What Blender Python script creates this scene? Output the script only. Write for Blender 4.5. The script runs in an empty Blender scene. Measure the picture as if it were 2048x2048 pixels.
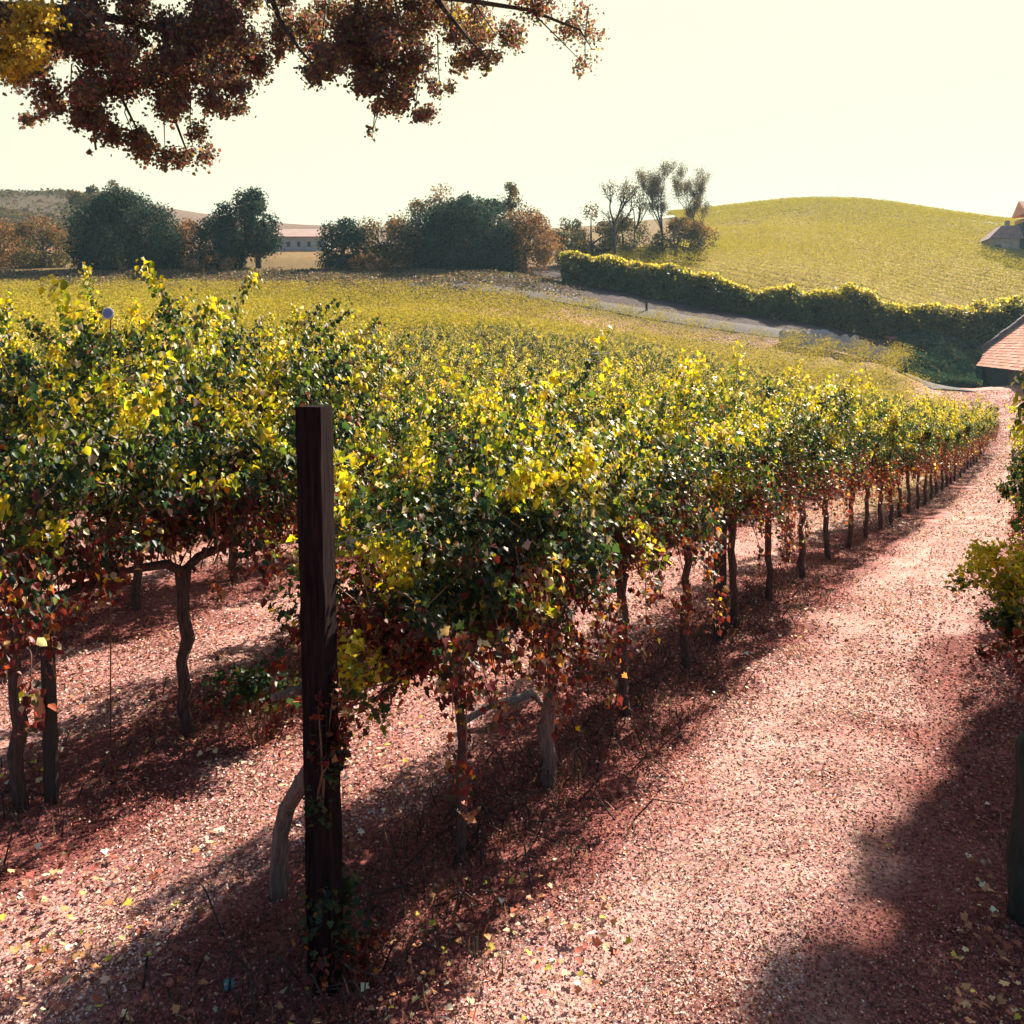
import bpy, math, random
import numpy as np
from mathutils import Vector, Matrix

R = math.radians
SC = bpy.context.scene
COL = SC.collection
rng = np.random.default_rng(7)
random.seed(7)

# ------------------------------------------------------------------ camera, sky, sun, exposure
EYE = 2.4
F = 1774.0            # focal length in pixels of the 2048 px photograph
HOR = 680.0           # horizon line in the photograph
cam = bpy.data.cameras.new('camera')
cam.sensor_width = 36
cam.lens = 36 * F / 2048
cam.shift_y = -(1024 - HOR) / 2048
cam.clip_start = 0.05
cam.clip_end = 3000
camo = bpy.data.objects.new('camera', cam)
camo.location = (0, 0, EYE)
camo.rotation_euler = (R(90), 0, 0)
COL.objects.link(camo)
SC.camera = camo

SUN_AZ, SUN_EL = 37.0, 37.0      # clockwise from +Y (the viewing direction)
w = bpy.data.worlds.new('World')
SC.world = w
w.use_nodes = True
nt = w.node_tree
nt.nodes.clear()
sky = nt.nodes.new('ShaderNodeTexSky')
sky.sky_type = 'NISHITA'
sky.sun_disc = False
sky.sun_elevation = R(SUN_EL)
sky.sun_rotation = R(SUN_AZ)
sky.altitude = 50
sky.air_density = 1.0
sky.dust_density = 3.0
sky.ozone_density = 1.0
tint = nt.nodes.new('ShaderNodeMixRGB')
tint.blend_type = 'MULTIPLY'
tint.inputs[0].default_value = 1.0
tint.inputs[2].default_value = (0.92, 0.97, 1.0, 1)
bg = nt.nodes.new('ShaderNodeBackground')
bg.inputs[1].default_value = 0.05
ow = nt.nodes.new('ShaderNodeOutputWorld')
nt.links.new(sky.outputs[0], tint.inputs[1])
# thin bright haze veil low in the sky on the sunward side
geo = nt.nodes.new('ShaderNodeTexCoord')
dot = nt.nodes.new('ShaderNodeVectorMath'); dot.operation = 'DOT_PRODUCT'
dot.inputs[1].default_value = (math.sin(R(15)), math.cos(R(15)), 0.0)
mr = nt.nodes.new('ShaderNodeMapRange'); mr.interpolation_type = 'SMOOTHSTEP'
mr.inputs['From Min'].default_value = 0.35; mr.inputs['From Max'].default_value = 0.80
veil = nt.nodes.new('ShaderNodeMixRGB'); veil.blend_type = 'MIX'
veil.inputs[2].default_value = (7.7, 7.45, 5.2, 1)
nt.links.new(geo.outputs['Generated'], dot.inputs[0]); nt.links.new(dot.outputs['Value'], mr.inputs['Value'])
nt.links.new(mr.outputs['Result'], veil.inputs[0]); nt.links.new(tint.outputs[0], veil.inputs[1])
nt.links.new(veil.outputs[0], bg.inputs[0])
nt.links.new(bg.outputs[0], ow.inputs[0])

sl = bpy.data.lights.new('sun', 'SUN')
sl.energy = 5.0
sl.angle = R(0.5)
sl.color = (1.0, 0.90, 0.74)
so = bpy.data.objects.new('sun', sl)
sd = Vector((math.sin(R(SUN_AZ)) * math.cos(R(SUN_EL)), math.cos(R(SUN_AZ)) * math.cos(R(SUN_EL)), math.sin(R(SUN_EL))))
so.rotation_euler = sd.to_track_quat('Z', 'Y').to_euler()
so.location = (30, 36, 40)
COL.objects.link(so)

SC.view_settings.view_transform = 'Standard'
SC.view_settings.look = 'None'
SC.view_settings.exposure = 1.5
SC.view_settings.gamma = 1.0
SC.view_settings.use_curve_mapping = False
SC.cycles.max_bounces = 8
SC.cycles.diffuse_bounces = 3
SC.cycles.transmission_bounces = 4
SC.cycles.volume_bounces = 0
SC.cycles.use_denoising = True
SC.cycles.denoiser = 'OPENIMAGEDENOISE'

# ------------------------------------------------------------------ helpers
def px2x(px, Y): return (px - 1024.0) / F * Y
def py2z(py, Y): return EYE + (HOR - py) / F * Y

def tag(o, label=None, cat=None, group=None, kind=None):
    if label: o['label'] = label
    if cat: o['category'] = cat
    if group: o['group'] = group
    if kind: o['kind'] = kind
    return o

def empty(name, loc, rz=0.0):
    o = bpy.data.objects.new(name, None)
    o.empty_display_size = 0.2
    o.location = loc
    o.rotation_euler = (0, 0, rz)
    COL.objects.link(o)
    return o

def mesh_np(name, V, faces_flat, sizes, mat, cols=None, smooth=False):
    """V (n,3); faces_flat vertex indices; sizes loop count per face"""
    me = bpy.data.meshes.new(name)
    V = np.asarray(V, dtype=np.float32)
    fl = np.asarray(faces_flat, dtype=np.int32)
    sz = np.asarray(sizes, dtype=np.int32)
    me.vertices.add(len(V)); me.vertices.foreach_set('co', V.ravel())
    me.loops.add(len(fl)); me.loops.foreach_set('vertex_index', fl)
    me.polygons.add(len(sz))
    st = np.concatenate([[0], np.cumsum(sz)[:-1]]).astype(np.int32)
    me.polygons.foreach_set('loop_start', st)
    me.polygons.foreach_set('loop_total', sz)
    if smooth: me.polygons.foreach_set('use_smooth', np.ones(len(sz), dtype=bool))
    me.update(calc_edges=True)
    if cols is not None:
        a = me.color_attributes.new('Col', 'FLOAT_COLOR', 'POINT')
        c4 = np.ones((len(V), 4), dtype=np.float32); c4[:, :3] = cols
        a.data.foreach_set('color', c4.ravel())
    if mat: me.materials.append(mat)
    return me

def link(name, me, parent=None, loc=None):
    o = bpy.data.objects.new(name, me)
    COL.objects.link(o)
    if parent: o.parent = parent
    if loc is not None: o.location = loc
    return o

class MB:
    """collects boxes, tubes and prisms into ONE mesh"""
    def __init__(s): s.v = []; s.f = []
    def add(s, vs, fs):
        b = len(s.v); s.v += [tuple(v) for v in vs]; s.f += [tuple(i + b for i in f) for f in fs]
    def box(s, c, size, rot=None, taper=1.0):
        hx, hy, hz = [q / 2 for q in size]
        vs = []
        for z, t in ((-hz, 1.0), (hz, taper)):
            for x, y in ((-hx, -hy), (hx, -hy), (hx, hy), (-hx, hy)):
                p = Vector((x * t, y * t, z))
                if rot is not None: p = rot @ p
                vs.append(p + Vector(c))
        s.add(vs, [(3, 2, 1, 0), (4, 5, 6, 7), (0, 1, 5, 4), (1, 2, 6, 5), (2, 3, 7, 6), (3, 0, 4, 7)])
    def tube(s, pts, rad, n=6, jit=0.0):
        pts = [Vector(p) for p in pts]
        rings = []
        for i, p in enumerate(pts):
            d = (pts[min(i + 1, len(pts) - 1)] - pts[max(i - 1, 0)]).normalized()
            a = Vector((0, 1, 0)) if abs(d.y) < 0.9 else Vector((1, 0, 0))
            u = d.cross(a).normalized(); v = d.cross(u)
            r = rad[i] if hasattr(rad, '__len__') else rad
            rings.append([p + (u * math.cos(k * 2 * math.pi / n) + v * math.sin(k * 2 * math.pi / n)) * r * (1 + random.uniform(-jit, jit)) for k in range(n)])
        b = len(s.v)
        for rg in rings: s.v += [tuple(q) for q in rg]
        for i in range(len(rings) - 1):
            for k in range(n):
                k2 = (k + 1) % n
                s.f.append((b + i * n + k, b + i * n + k2, b + (i + 1) * n + k2, b + (i + 1) * n + k))
        s.f.append(tuple(b + k for k in range(n))[::-1])
        s.f.append(tuple(b + (len(rings) - 1) * n + k for k in range(n)))
    def mesh(s, name, mat, smooth=False, bevel=None):
        me = bpy.data.meshes.new(name)
        me.from_pydata(s.v, [], s.f)
        if bevel:
            import bmesh
            bm = bmesh.new(); bm.from_mesh(me)
            bmesh.ops.bevel(bm, geom=list(bm.edges), offset=bevel, segments=2, affect='EDGES', clamp_overlap=True)
            bm.to_mesh(me); bm.free()
        if smooth:
            for p in me.polygons: p.use_smooth = True
        me.materials.append(mat)
        me.update()
        return me
    def build(s, name, mat, parent=None, smooth=False, bevel=None):
        return link(name, s.mesh(name, mat, smooth, bevel), parent)

# leaf templates: (across, along, normal), triangles
def lobed():
    pts = [(0, 0, 0.0)]
    out = [(0, -.12), (.30, -.34), (.34, -.05), (.56, .06), (.33, .26), (.24, .42), (0, .72),
           (-.24, .42), (-.33, .26), (-.56, .06), (-.34, -.05), (-.30, -.34)]
    for x, y in out: pts.append((x, y, 0.16 * abs(x) - 0.14 * max(y, 0) ** 2 * 1.6))
    n = len(out)
    tris = [(0, 1 + i, 1 + (i + 1) % n) for i in range(n)]
    return np.array(pts), tris
LOBED = lobed()
FOLD = (np.array([(0, -.45, 0), (.42, -.12, .14), (.30, .26, .08), (0, .62, -.10), (-.30, .26, .08), (-.42, -.12, .14)]),
        [(0, 1, 2, 3), (0, 3, 4, 5)])
QUAD = (np.array([(0, -.55, 0), (.45, 0, .12), (0, .55, 0), (-.45, 0, .12)]), [(0, 1, 2, 3)])

def unit(a):
    return a / (np.linalg.norm(a, axis=1, keepdims=True) + 1e-9)

def leaf_arrays(C, N, D, S, K, tmpl):
    tv, tf = tmpl
    N = unit(N)
    D = unit(D - N * np.sum(D * N, axis=1, keepdims=True))
    B = np.cross(D, N)
    S = S[:, None, None]
    V = C[:, None, :] + S * (tv[None, :, 0:1] * B[:, None, :] + tv[None, :, 1:2] * D[:, None, :] + tv[None, :, 2:3] * N[:, None, :])
    n, k = len(C), len(tv)
    ff = np.array([i for f in tf for i in f]); sz = np.array([len(f) for f in tf])
    fl = (np.arange(n)[:, None] * k + ff[None, :]).ravel()
    return V.reshape(-1, 3), fl, np.tile(sz, n), np.repeat(K, k, axis=0)

def leaf_mesh(name, C, N, D, S, K, tmpl, mat):
    V, fl, sz, cc = leaf_arrays(C, N, D, S, K, tmpl)
    return mesh_np(name, V, fl, sz, mat, cc)

def pick(pal, n, r=rng):
    """random palette colours with some spread: pal = [(weight, (r,g,b)), ...]"""
    wts = np.array([p[0] for p in pal], dtype=float); wts /= wts.sum()
    base = np.array([p[1] for p in pal])
    c = base[r.choice(len(pal), n, p=wts)]
    return np.clip(c * r.uniform(.65, 1.4, (n, 1)) * r.uniform(.88, 1.12, (n, 3)), 0.003, .85)

def calm(K, f):
    return K * f + K.mean(axis=0, keepdims=True) * (1 - f)

# ------------------------------------------------------------------ materials
def new_mat(name):
    m = bpy.data.materials.new(name); m.use_nodes = True
    m.node_tree.nodes.clear()
    return m, m.node_tree.nodes, m.node_tree.links

def leaf_mat(name, trans=0.5, gain=1.5, rough=0.45, spec=0.35):
    m, n, l = new_mat(name)
    at = n.new('ShaderNodeAttribute'); at.attribute_name = 'Col'
    pr = n.new('ShaderNodeBsdfPrincipled'); pr.inputs['Roughness'].default_value = rough
    pr.inputs['Specular IOR Level'].default_value = spec
    tr = n.new('ShaderNodeBsdfTranslucent')
    g = n.new('ShaderNodeMixRGB'); g.blend_type = 'MULTIPLY'; g.inputs[0].default_value = 1
    g.inputs[2].default_value = (gain * 1.05, gain, gain * .6, 1)
    mx = n.new('ShaderNodeMixShader'); mx.inputs[0].default_value = trans
    o = n.new('ShaderNodeOutputMaterial')
    l.new(at.outputs['Color'], pr.inputs['Base Color']); l.new(at.outputs['Color'], g.inputs[1])
    l.new(g.outputs[0], tr.inputs['Color'])
    l.new(pr.outputs[0], mx.inputs[1]); l.new(tr.outputs[0], mx.inputs[2]); l.new(mx.outputs[0], o.inputs[0])
    return m

def rough_mat(name, c1, c2, scale=8.0, rough=0.85, bump=0.4, stretch=(1, 1, 1), c3=None, detail=8, spec=0.3):
    m, n, l = new_mat(name)
    tc = n.new('ShaderNodeTexCoord'); mp = n.new('ShaderNodeMapping'); mp.inputs['Scale'].default_value = stretch
    no = n.new('ShaderNodeTexNoise'); no.inputs['Scale'].default_value = scale; no.inputs['Detail'].default_value = detail
    no.inputs['Roughness'].default_value = 0.65
    rp = n.new('ShaderNodeValToRGB')
    rp.color_ramp.elements[0].position = 0.32; rp.color_ramp.elements[0].color = (*c1, 1)
    rp.color_ramp.elements[1].position = 0.68; rp.color_ramp.elements[1].color = (*c2, 1)
    if c3:
        e = rp.color_ramp.elements.new(0.5); e.color = (*c3, 1)
    pr = n.new('ShaderNodeBsdfPrincipled'); pr.inputs['Roughness'].default_value = rough
    pr.inputs['Specular IOR Level'].default_value = spec
    bp = n.new('ShaderNodeBump'); bp.inputs['Strength'].default_value = bump; bp.inputs['Distance'].default_value = 0.02
    o = n.new('ShaderNodeOutputMaterial')
    l.new(tc.outputs['Object'], mp.inputs[0]); l.new(mp.outputs[0], no.inputs['Vector'])
    l.new(no.outputs[0], rp.inputs[0]); l.new(rp.outputs[0], pr.inputs['Base Color'])
    l.new(no.outputs[0], bp.inputs['Height']); l.new(bp.outputs[0], pr.inputs['Normal'])
    l.new(pr.outputs[0], o.inputs[0])
    return m

M_VINE = leaf_mat('vine_leaf', 0.46, 1.6)
M_HILL = leaf_mat('hill_vine_leaf', 0.25, 1.1, 0.9, 0.0)
M_TREE = leaf_mat('tree_leaf', 0.30, 1.2, 0.7, 0.08)
M_OVER = leaf_mat('overhang_leaf', 0.45, 1.5, 0.5)
M_LITTER = leaf_mat('litter_leaf', 0.15, 1.0, 0.7, 0.2)
M_GRASS = leaf_mat('dry_grass_blade', 0.3, 1.2, 0.6)
M_POST = rough_mat('post_wood', (.003, .003, .004), (.034, .019, .019), 14, 0.9, 0.8, (6, 6, .35), spec=.04)
M_POST2 = rough_mat('old_post_wood', (.02, .018, .018), (.07, .05, .045), 14, 0.85, 0.5, (6, 6, .35))
M_MOSS = rough_mat('mossy_post', (.02, .02, .016), (.06, .06, .045), 10, 0.9, 0.6, (3, 3, .6))
M_BARK = rough_mat('vine_bark', (.035, .022, .018), (.16, .10, .085), 20, 0.95, 1.0, (5, 5, .6))
M_PALEBARK = rough_mat('pale_vine_bark', (.10, .06, .05), (.34, .24, .20), 18, 0.95, 1.0, (5, 5, .6))
M_CANE = rough_mat('cane', (.10, .045, .025), (.30, .16, .09), 12, 0.7, 0.2)
M_TRUNK = rough_mat('tree_bark', (.03, .022, .02), (.10, .075, .065), 6, 0.95, 0.8, (3, 3, .5))

# ------------------------------------------------------------------ terrain
ctrl = []
def cw(x, y, z): ctrl.append((x, y, z))
def cp(px, py, Y): ctrl.append((px2x(px, Y), Y, py2z(py, Y)))
def cz(px, Y, z): ctrl.append((px2x(px, Y), Y, z))
prof = [(3.3, 0), (5, -.03), (7.4, -.08), (8.8, -.16), (12.7, -.58), (20, -1.35), (28, -2.0), (35, -2.5), (42, -2.8)]
for Y, z in prof:
    cw(.6 * Y - 2.71, Y, z)
    cw(.6 * Y + .5, Y, z - .02)
for x, z in ((-6, .2), (-3, .1), (0, .05), (3, 0), (6, -.1)): cw(x, 0, z); cw(x, -6, z + .1)
for Y, z in ((4.5, .07), (8, .03), (12.7, -.3)): cw(.6 * Y - 5.1, Y, z)
for px, Y, z in ((0, 7, .2), (0, 12, .35), (500, 12, .12), (0, 20, .7), (500, 20, .3), (1024, 20, -.15), (0, 35, 1.9), (500, 35, 1.6), (1000, 35, 1.0),
                 (-700, 20, .9), (-700, 40, 2.2), (-700, 62, 4.8), (1450, 30, -.95), (1700, 40, -1.7), (0, 60, 4.5), (500, 60, 4.4), (900, 60, 4.1),
                 (1100, 61, 3.6), (1300, 62, 2.5), (1500, 62, 1.6), (1680, 62, .7), (1830, 62, -.2), (2300, 20, -1.5), (2300, 40, -2.6), (2600, 60, -1.5)):
    cz(px, Y, z)
for p in ((1000, 551, 76), (1300, 605, 72), (1620, 652, 71), (1800, 685, 71), (1900, 700, 70), (1935, 752, 68), (1850, 768, 62), (2048, 768, 60), (1990, 815, 52), (2300, 760, 70),
          (900, 550, 78), (500, 548, 80), (0, 548, 80), (-700, 545, 80), (750, 553, 75),
          (1130, 562, 80), (1345, 596, 78), (1541, 633, 76), (1738, 664, 75), (1929, 676, 76), (2048, 695, 76), (2300, 690, 80),
          (1149, 540, 92), (1345, 535, 90), (1541, 560, 88), (1738, 585, 86), (1934, 615, 88), (2100, 615, 90),
          (1250, 510, 118), (1400, 492, 120), (1560, 480, 120), (1750, 488, 120), (1950, 505, 120), (2200, 520, 120),
          (1400, 462, 142), (1600, 455, 142), (1430, 428, 180), (1550, 413, 180), (1680, 408, 180), (1800, 420, 180), (1900, 441, 180), (2048, 453, 180), (2400, 470, 180),
          (1300, 440, 180), (1150, 460, 180), (1430, 455, 240), (1680, 445, 240), (2048, 470, 240), (2400, 480, 260),
          (580, 515, 100), (580, 497, 135), (200, 530, 100), (900, 520, 110), (0, 500, 130), (590, 462, 215), (590, 452, 240), (300, 440, 240), (800, 455, 240),
          (0, 388, 250), (60, 384, 250), (130, 390, 250), (200, 404, 250), (-300, 395, 250), (-700, 410, 250), (0, 395, 330), (590, 460, 330), (1100, 470, 330), (1700, 480, 330),
          (590, 480, 460), (-700, 440, 460), (1800, 490, 460), (2600, 490, 460), (-1200, 500, 200), (2800, 500, 200)):
    cp(*p)
P = np.array(ctrl)
def tps(r2): return 0.5 * r2 * np.log(np.maximum(r2, 1e-9))
SCL = 40.0
A = P[:, :2] / SCL
n_ = len(A)
Kmat = tps(((A[:, None] - A[None]) ** 2).sum(-1)) + np.eye(n_) * 2e-4
Q = np.c_[np.ones(n_), A]
sol = np.linalg.solve(np.block([[Kmat, Q], [Q.T, np.zeros((3, 3))]]), np.r_[P[:, 2], np.zeros(3)])
def height(x, y):
    x = np.atleast_1d(np.asarray(x, float)); y = np.atleast_1d(np.asarray(y, float))
    out = np.empty(len(x))
    for s in range(0, len(x), 20000):
        q = np.c_[x[s:s + 20000], y[s:s + 20000]] / SCL
        K = tps(((q[:, None] - A[None]) ** 2).sum(-1))
        out[s:s + 20000] = K @ sol[:n_] + sol[n_] + q @ sol[n_ + 1:]
    return out
def hz(x, y): return float(height([x], [y])[0])

# field outline (plan): rows run along U, next rows step along VV
U = np.array([0.5145, 0.8575]); VV = np.array([-0.8575, 0.5145])
P0 = np.array([-0.71, 3.33])
def in_poly(x, y, poly):
    inside = np.zeros(len(x), bool)
    j = len(poly) - 1
    for i in range(len(poly)):
        xi, yi = poly[i]; xj, yj = poly[j]
        c = ((yi > y) != (yj > y)) & (x < (xj - xi) * (y - yi) / (yj - yi + 1e-12) + xi)
        inside ^= c; j = i
    return inside
FIELD = [(-60, 2), (-1.9, 2.0), (-0.3, 3.0), (.6 * 41 - 2.2, 41), (px2x(1790, 56), 56), (px2x(1832, 63), 63), (px2x(1680, 63), 63), (px2x(1500, 63), 63),
         (px2x(1300, 63), 63), (px2x(1100, 62), 62), (px2x(900, 61), 61), (px2x(0, 61), 61), (px2x(-500, 61), 61)]
HILLV = [(px2x(1135, 82), 82), (px2x(1345, 80), 80), (px2x(1541, 78), 78), (px2x(1738, 77), 77), (px2x(1929, 78), 78), (px2x(2200, 80), 80),
         (px2x(2250, 210), 210), (px2x(1330, 210), 210), (px2x(1350, 165), 165), (px2x(1385, 120), 120), (px2x(1250, 105), 105)]

def vnoise(x, y, s, seed=0):
    """cheap smooth value noise in 0..1"""
    x = np.asarray(x) / s; y = np.asarray(y) / s
    xi = np.floor(x).astype(np.int64); yi = np.floor(y).astype(np.int64)
    fx = x - xi; fy = y - yi
    fx = fx * fx * (3 - 2 * fx); fy = fy * fy * (3 - 2 * fy)
    def h(a, b):
        q = (a * 374761393 + b * 668265263 + seed * 982451653) & 0x7fffffff
        q = ((q ^ (q >> 13)) * 1274126177) & 0x7fffffff
        return (q & 0xffff) / 65535.0
    return (h(xi, yi) * (1 - fx) + h(xi + 1, yi) * fx) * (1 - fy) + (h(xi, yi + 1) * (1 - fx) + h(xi + 1, yi + 1) * fx) * fy

# ground sheet
ys = np.concatenate([np.linspace(-12, 2, 15)[:-1], 2 * (480 / 2.0) ** np.linspace(0, 1, 300)])
rs = np.linspace(-1.9, 1.9, 340)
YY, RR = np.meshgrid(ys, rs, indexing='ij')
XX = RR * (np.abs(YY) + 5)
gx, gy = XX.ravel(), YY.ravel()
lane_ = (gx - .6 * gy + 1.25) * .857
rut = np.exp(-((np.abs(lane_ - .02) - .42) / .15) ** 2) * (gy > 1) * np.clip((50 - gy) / 6, 0, 1)
gz = height(gx, gy)
gz += (vnoise(gx, gy, .35, 1) - .5) * .03 + (vnoise(gx, gy, 1.1, 2) - .5) * .05 * np.clip(gy / 6, .3, 2)
def band(v, a, b, s): return np.clip((v - a) / s, 0, 1) * np.clip((b - v) / s, 0, 1)
pxg = np.where(gy > 1, 1024 + F * gx / np.maximum(gy, 1), -9999)
gz -= rut * .028
gc = np.tile(np.array([[.72, .47, .435]]), (len(gx), 1))
def mixc(m, c):
    global gc
    gc = gc * (1 - m[:, None]) + np.array(c)[None] * m[:, None]
mixc(np.clip(rut * (.6 + .5 * vnoise(gx, gy, 1.5, 51)), 0, .75), (.80, .60, .54))
fgrass = in_poly(gx, gy, FIELD) * np.clip((gy - 12) / 10, 0, 1)
mixc(fgrass, (.36, .29, .10))
lane = (gx - .6 * gy + 1.1) * .857
mixc(band(lane, -.75, .9, .4) * .45 * (gy < 48), (.78, .56, .51))
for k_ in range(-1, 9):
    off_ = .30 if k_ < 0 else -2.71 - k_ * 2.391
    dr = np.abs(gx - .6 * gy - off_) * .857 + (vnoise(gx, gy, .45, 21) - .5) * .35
    mixc(np.clip(((np.where(gy < 7.5, 1.15, .85) if k_ < 0 else .70) - dr) / .3, 0, 1) * (gy > 1.8) * (gy < 46) * .85, (.37, .135, .125))  # maroon litter along the rows; right-hand band widened to paint in the lane-edge shade
mixc(np.clip((vnoise(gx, gy, .8, 22) - .58) / .15, 0, 1) * .5 * (gy < 14), (.48, .17, .15))
far = np.clip((gy - 63) / 4, 0, 1)
mixc(far, (.105, .09, .098))
mixc(np.clip((gy - 60) / 6, 0, 1) * np.clip((950 - pxg) / 200, 0, 1), (.22, .17, .07))
mixc(np.clip((gy - 90) / 15, 0, 1), (.30, .22, .09))
mixc(np.clip((gy - 122) / 5, 0, 1) * np.clip((1000 - pxg) / 100, 0, 1), (.42, .24, .14))
mixc(np.clip((gy - 145) / 10, 0, 1) * np.clip((1000 - pxg) / 100, 0, 1), (.26, .20, .15))
mixc(np.clip((gy - 145) / 10, 0, 1) * np.clip((330 - pxg) / 60, 0, 1), (.15, .13, .09))
mixc(band(gy, 60, 74, 2) * np.clip((pxg - 1795) / 20, 0, 1) * np.clip((1990 - pxg) / 40, 0, 1) * np.clip((gy - 62.5) / 1.5, 0, 1), (.03, .06, .04))
hill = in_poly(gx, gy, HILLV).astype(float)
mixc(hill, (.46, .385, .07))
patch = band(pxg, 1340, 1760, 150) * band(gy, 122, 160, 14) * np.clip(vnoise(gx, gy, 7, 31) * 1.6, 0, 1)
mixc(patch * .8, (.34, .25, .10))
mixc(np.clip((gy - 158) / 25, 0, 1) * (pxg > 1200), (.30, .24, .11))
nx, ny = len(rs), len(ys)
ii = (np.arange(ny - 1)[:, None] * nx + np.arange(nx - 1)[None]).ravel()
fl = np.c_[ii, ii + 1, ii + nx + 1, ii + nx].ravel()

m, n, l = new_mat('ground_litter')
at = n.new('ShaderNodeAttribute'); at.attribute_name = 'Col'
tc = n.new('ShaderNodeTexCoord')
n1 = n.new('ShaderNodeTexNoise'); n1.inputs['Scale'].default_value = 48; n1.inputs['Detail'].default_value = 9; n1.inputs['Roughness'].default_value = .75
n2 = n.new('ShaderNodeTexNoise'); n2.inputs['Scale'].default_value = 2.3; n2.inputs['Detail'].default_value = 6
vo = n.new('ShaderNodeTexVoronoi'); vo.inputs['Scale'].default_value = 42
r1 = n.new('ShaderNodeValToRGB')
cr = r1.color_ramp
cr.elements[0].position = .30; cr.elements[0].color = (.10, .06, .06, 1)
cr.elements[1].position = .72; cr.elements[1].color = (1.55, 1.5, 1.45, 1)
e = cr.elements.new(.44); e.color = (.60, .45, .45, 1)
e = cr.elements.new(.54); e.color = (1.0, .95, .95, 1)
r2 = n.new('ShaderNodeValToRGB')
r2.color_ramp.elements[0].position = .3; r2.color_ramp.elements[0].color = (.62, .50, .47, 1)
r2.color_ramp.elements[1].position = .7; r2.color_ramp.elements[1].color = (1.12, 1.1, 1.08, 1)
mu = n.new('ShaderNodeMixRGB'); mu.blend_type = 'MULTIPLY'; mu.inputs[0].default_value = 1
mu2 = n.new('ShaderNodeMixRGB'); mu2.blend_type = 'MULTIPLY'; mu2.inputs[0].default_value = 1
hv = n.new('ShaderNodeMixRGB'); hv.blend_type = 'MULTIPLY'; hv.inputs[0].default_value = .14
pr = n.new('ShaderNodeBsdfPrincipled'); pr.inputs['Roughness'].default_value = .95; pr.inputs['Specular IOR Level'].default_value = .1
bp = n.new('ShaderNodeBump'); bp.inputs['Strength'].default_value = .9; bp.inputs['Distance'].default_value = .03
o = n.new('ShaderNodeOutputMaterial')
for q in (n1, n2, vo): l.new(tc.outputs['Object'], q.inputs['Vector'])
l.new(n1.outputs[0], r1.inputs[0]); l.new(n2.outputs[0], r2.inputs[0])
l.new(at.outputs['Color'], mu.inputs[1]); l.new(r1.outputs[0], mu.inputs[2])
l.new(mu.outputs[0], mu2.inputs[1]); l.new(r2.outputs[0], mu2.inputs[2])
l.new(mu2.outputs[0], hv.inputs[1]); l.new(vo.outputs['Color'], hv.inputs[2])
l.new(hv.outputs[0], pr.inputs['Base Color']); l.new(n1.outputs[0], bp.inputs['Height'])
l.new(bp.outputs[0], pr.inputs['Normal']); l.new(pr.outputs[0], o.inputs[0])
M_GROUND = m
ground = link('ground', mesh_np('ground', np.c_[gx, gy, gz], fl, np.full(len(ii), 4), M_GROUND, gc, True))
tag(ground, kind='structure')

# farm track beyond the field, draped a little above the ground
def drape(name, line, halfw, lift, mat, step=0.8):
    pts = [np.array(p, float) for p in line]
    path = []
    for a, b in zip(pts[:-1], pts[1:]):
        k = max(2, int(np.linalg.norm(b - a) / step))
        for t in np.linspace(0, 1, k, endpoint=False): path.append(a + (b - a) * t)
    path.append(pts[-1]); path = np.array(path)
    for _ in range(30): path[1:-1] = (path[:-2] + path[1:-1] * 2 + path[2:]) / 4
    d = np.gradient(path, axis=0); d /= np.linalg.norm(d, axis=1, keepdims=True)
    nn = np.c_[-d[:, 1], d[:, 0]]
    k = 7
    V = []
    for i, s in enumerate(np.linspace(-1, 1, k)):
        q = path + nn * (halfw * s + (vnoise(path[:, 0] + s * 9, path[:, 1], 2.0, 5) - .5)[:, None] * .3 * abs(s))
        V.append(np.c_[q, height(q[:, 0], q[:, 1]) + lift * (1.0 - .6 * s * s)])
    V = np.stack(V, 1).reshape(-1, 3)
    m_ = len(path)
    ii = (np.arange(m_ - 1)[:, None] * k + np.arange(k - 1)[None]).ravel()
    return link(name, mesh_np(name, V, np.c_[ii, ii + 1, ii + k + 1, ii + k].ravel(), np.full(len(ii), 4), mat, None, True))
M_TRACK = rough_mat('track_dirt', (.055, .047, .058), (.105, .09, .10), 3, 0.95, 0.4)
tr = drape('track', [(px2x(820, 70), 70), (px2x(1000, 69), 69), (px2x(1150, 68.5), 68.5), (px2x(1300, 68), 68), (px2x(1500, 67.5), 67.5), (px2x(1700, 67.3), 67.3), (px2x(1790, 66), 66), (px2x(1860, 62), 62), (px2x(1910, 57), 57)], 1.3, .12, M_TRACK)
tag(tr, kind='structure')
M_REDEARTH = rough_mat('red_earth', (.22, .08, .06), (.46, .19, .14), 4, .95, .5)
rb = drape('red_verge', [(px2x(1770, 72), 72), (px2x(1850, 72), 72), (px2x(1935, 72.5), 72.5)], .55, .16, M_REDEARTH)
tag(rb, kind='structure')

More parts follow.
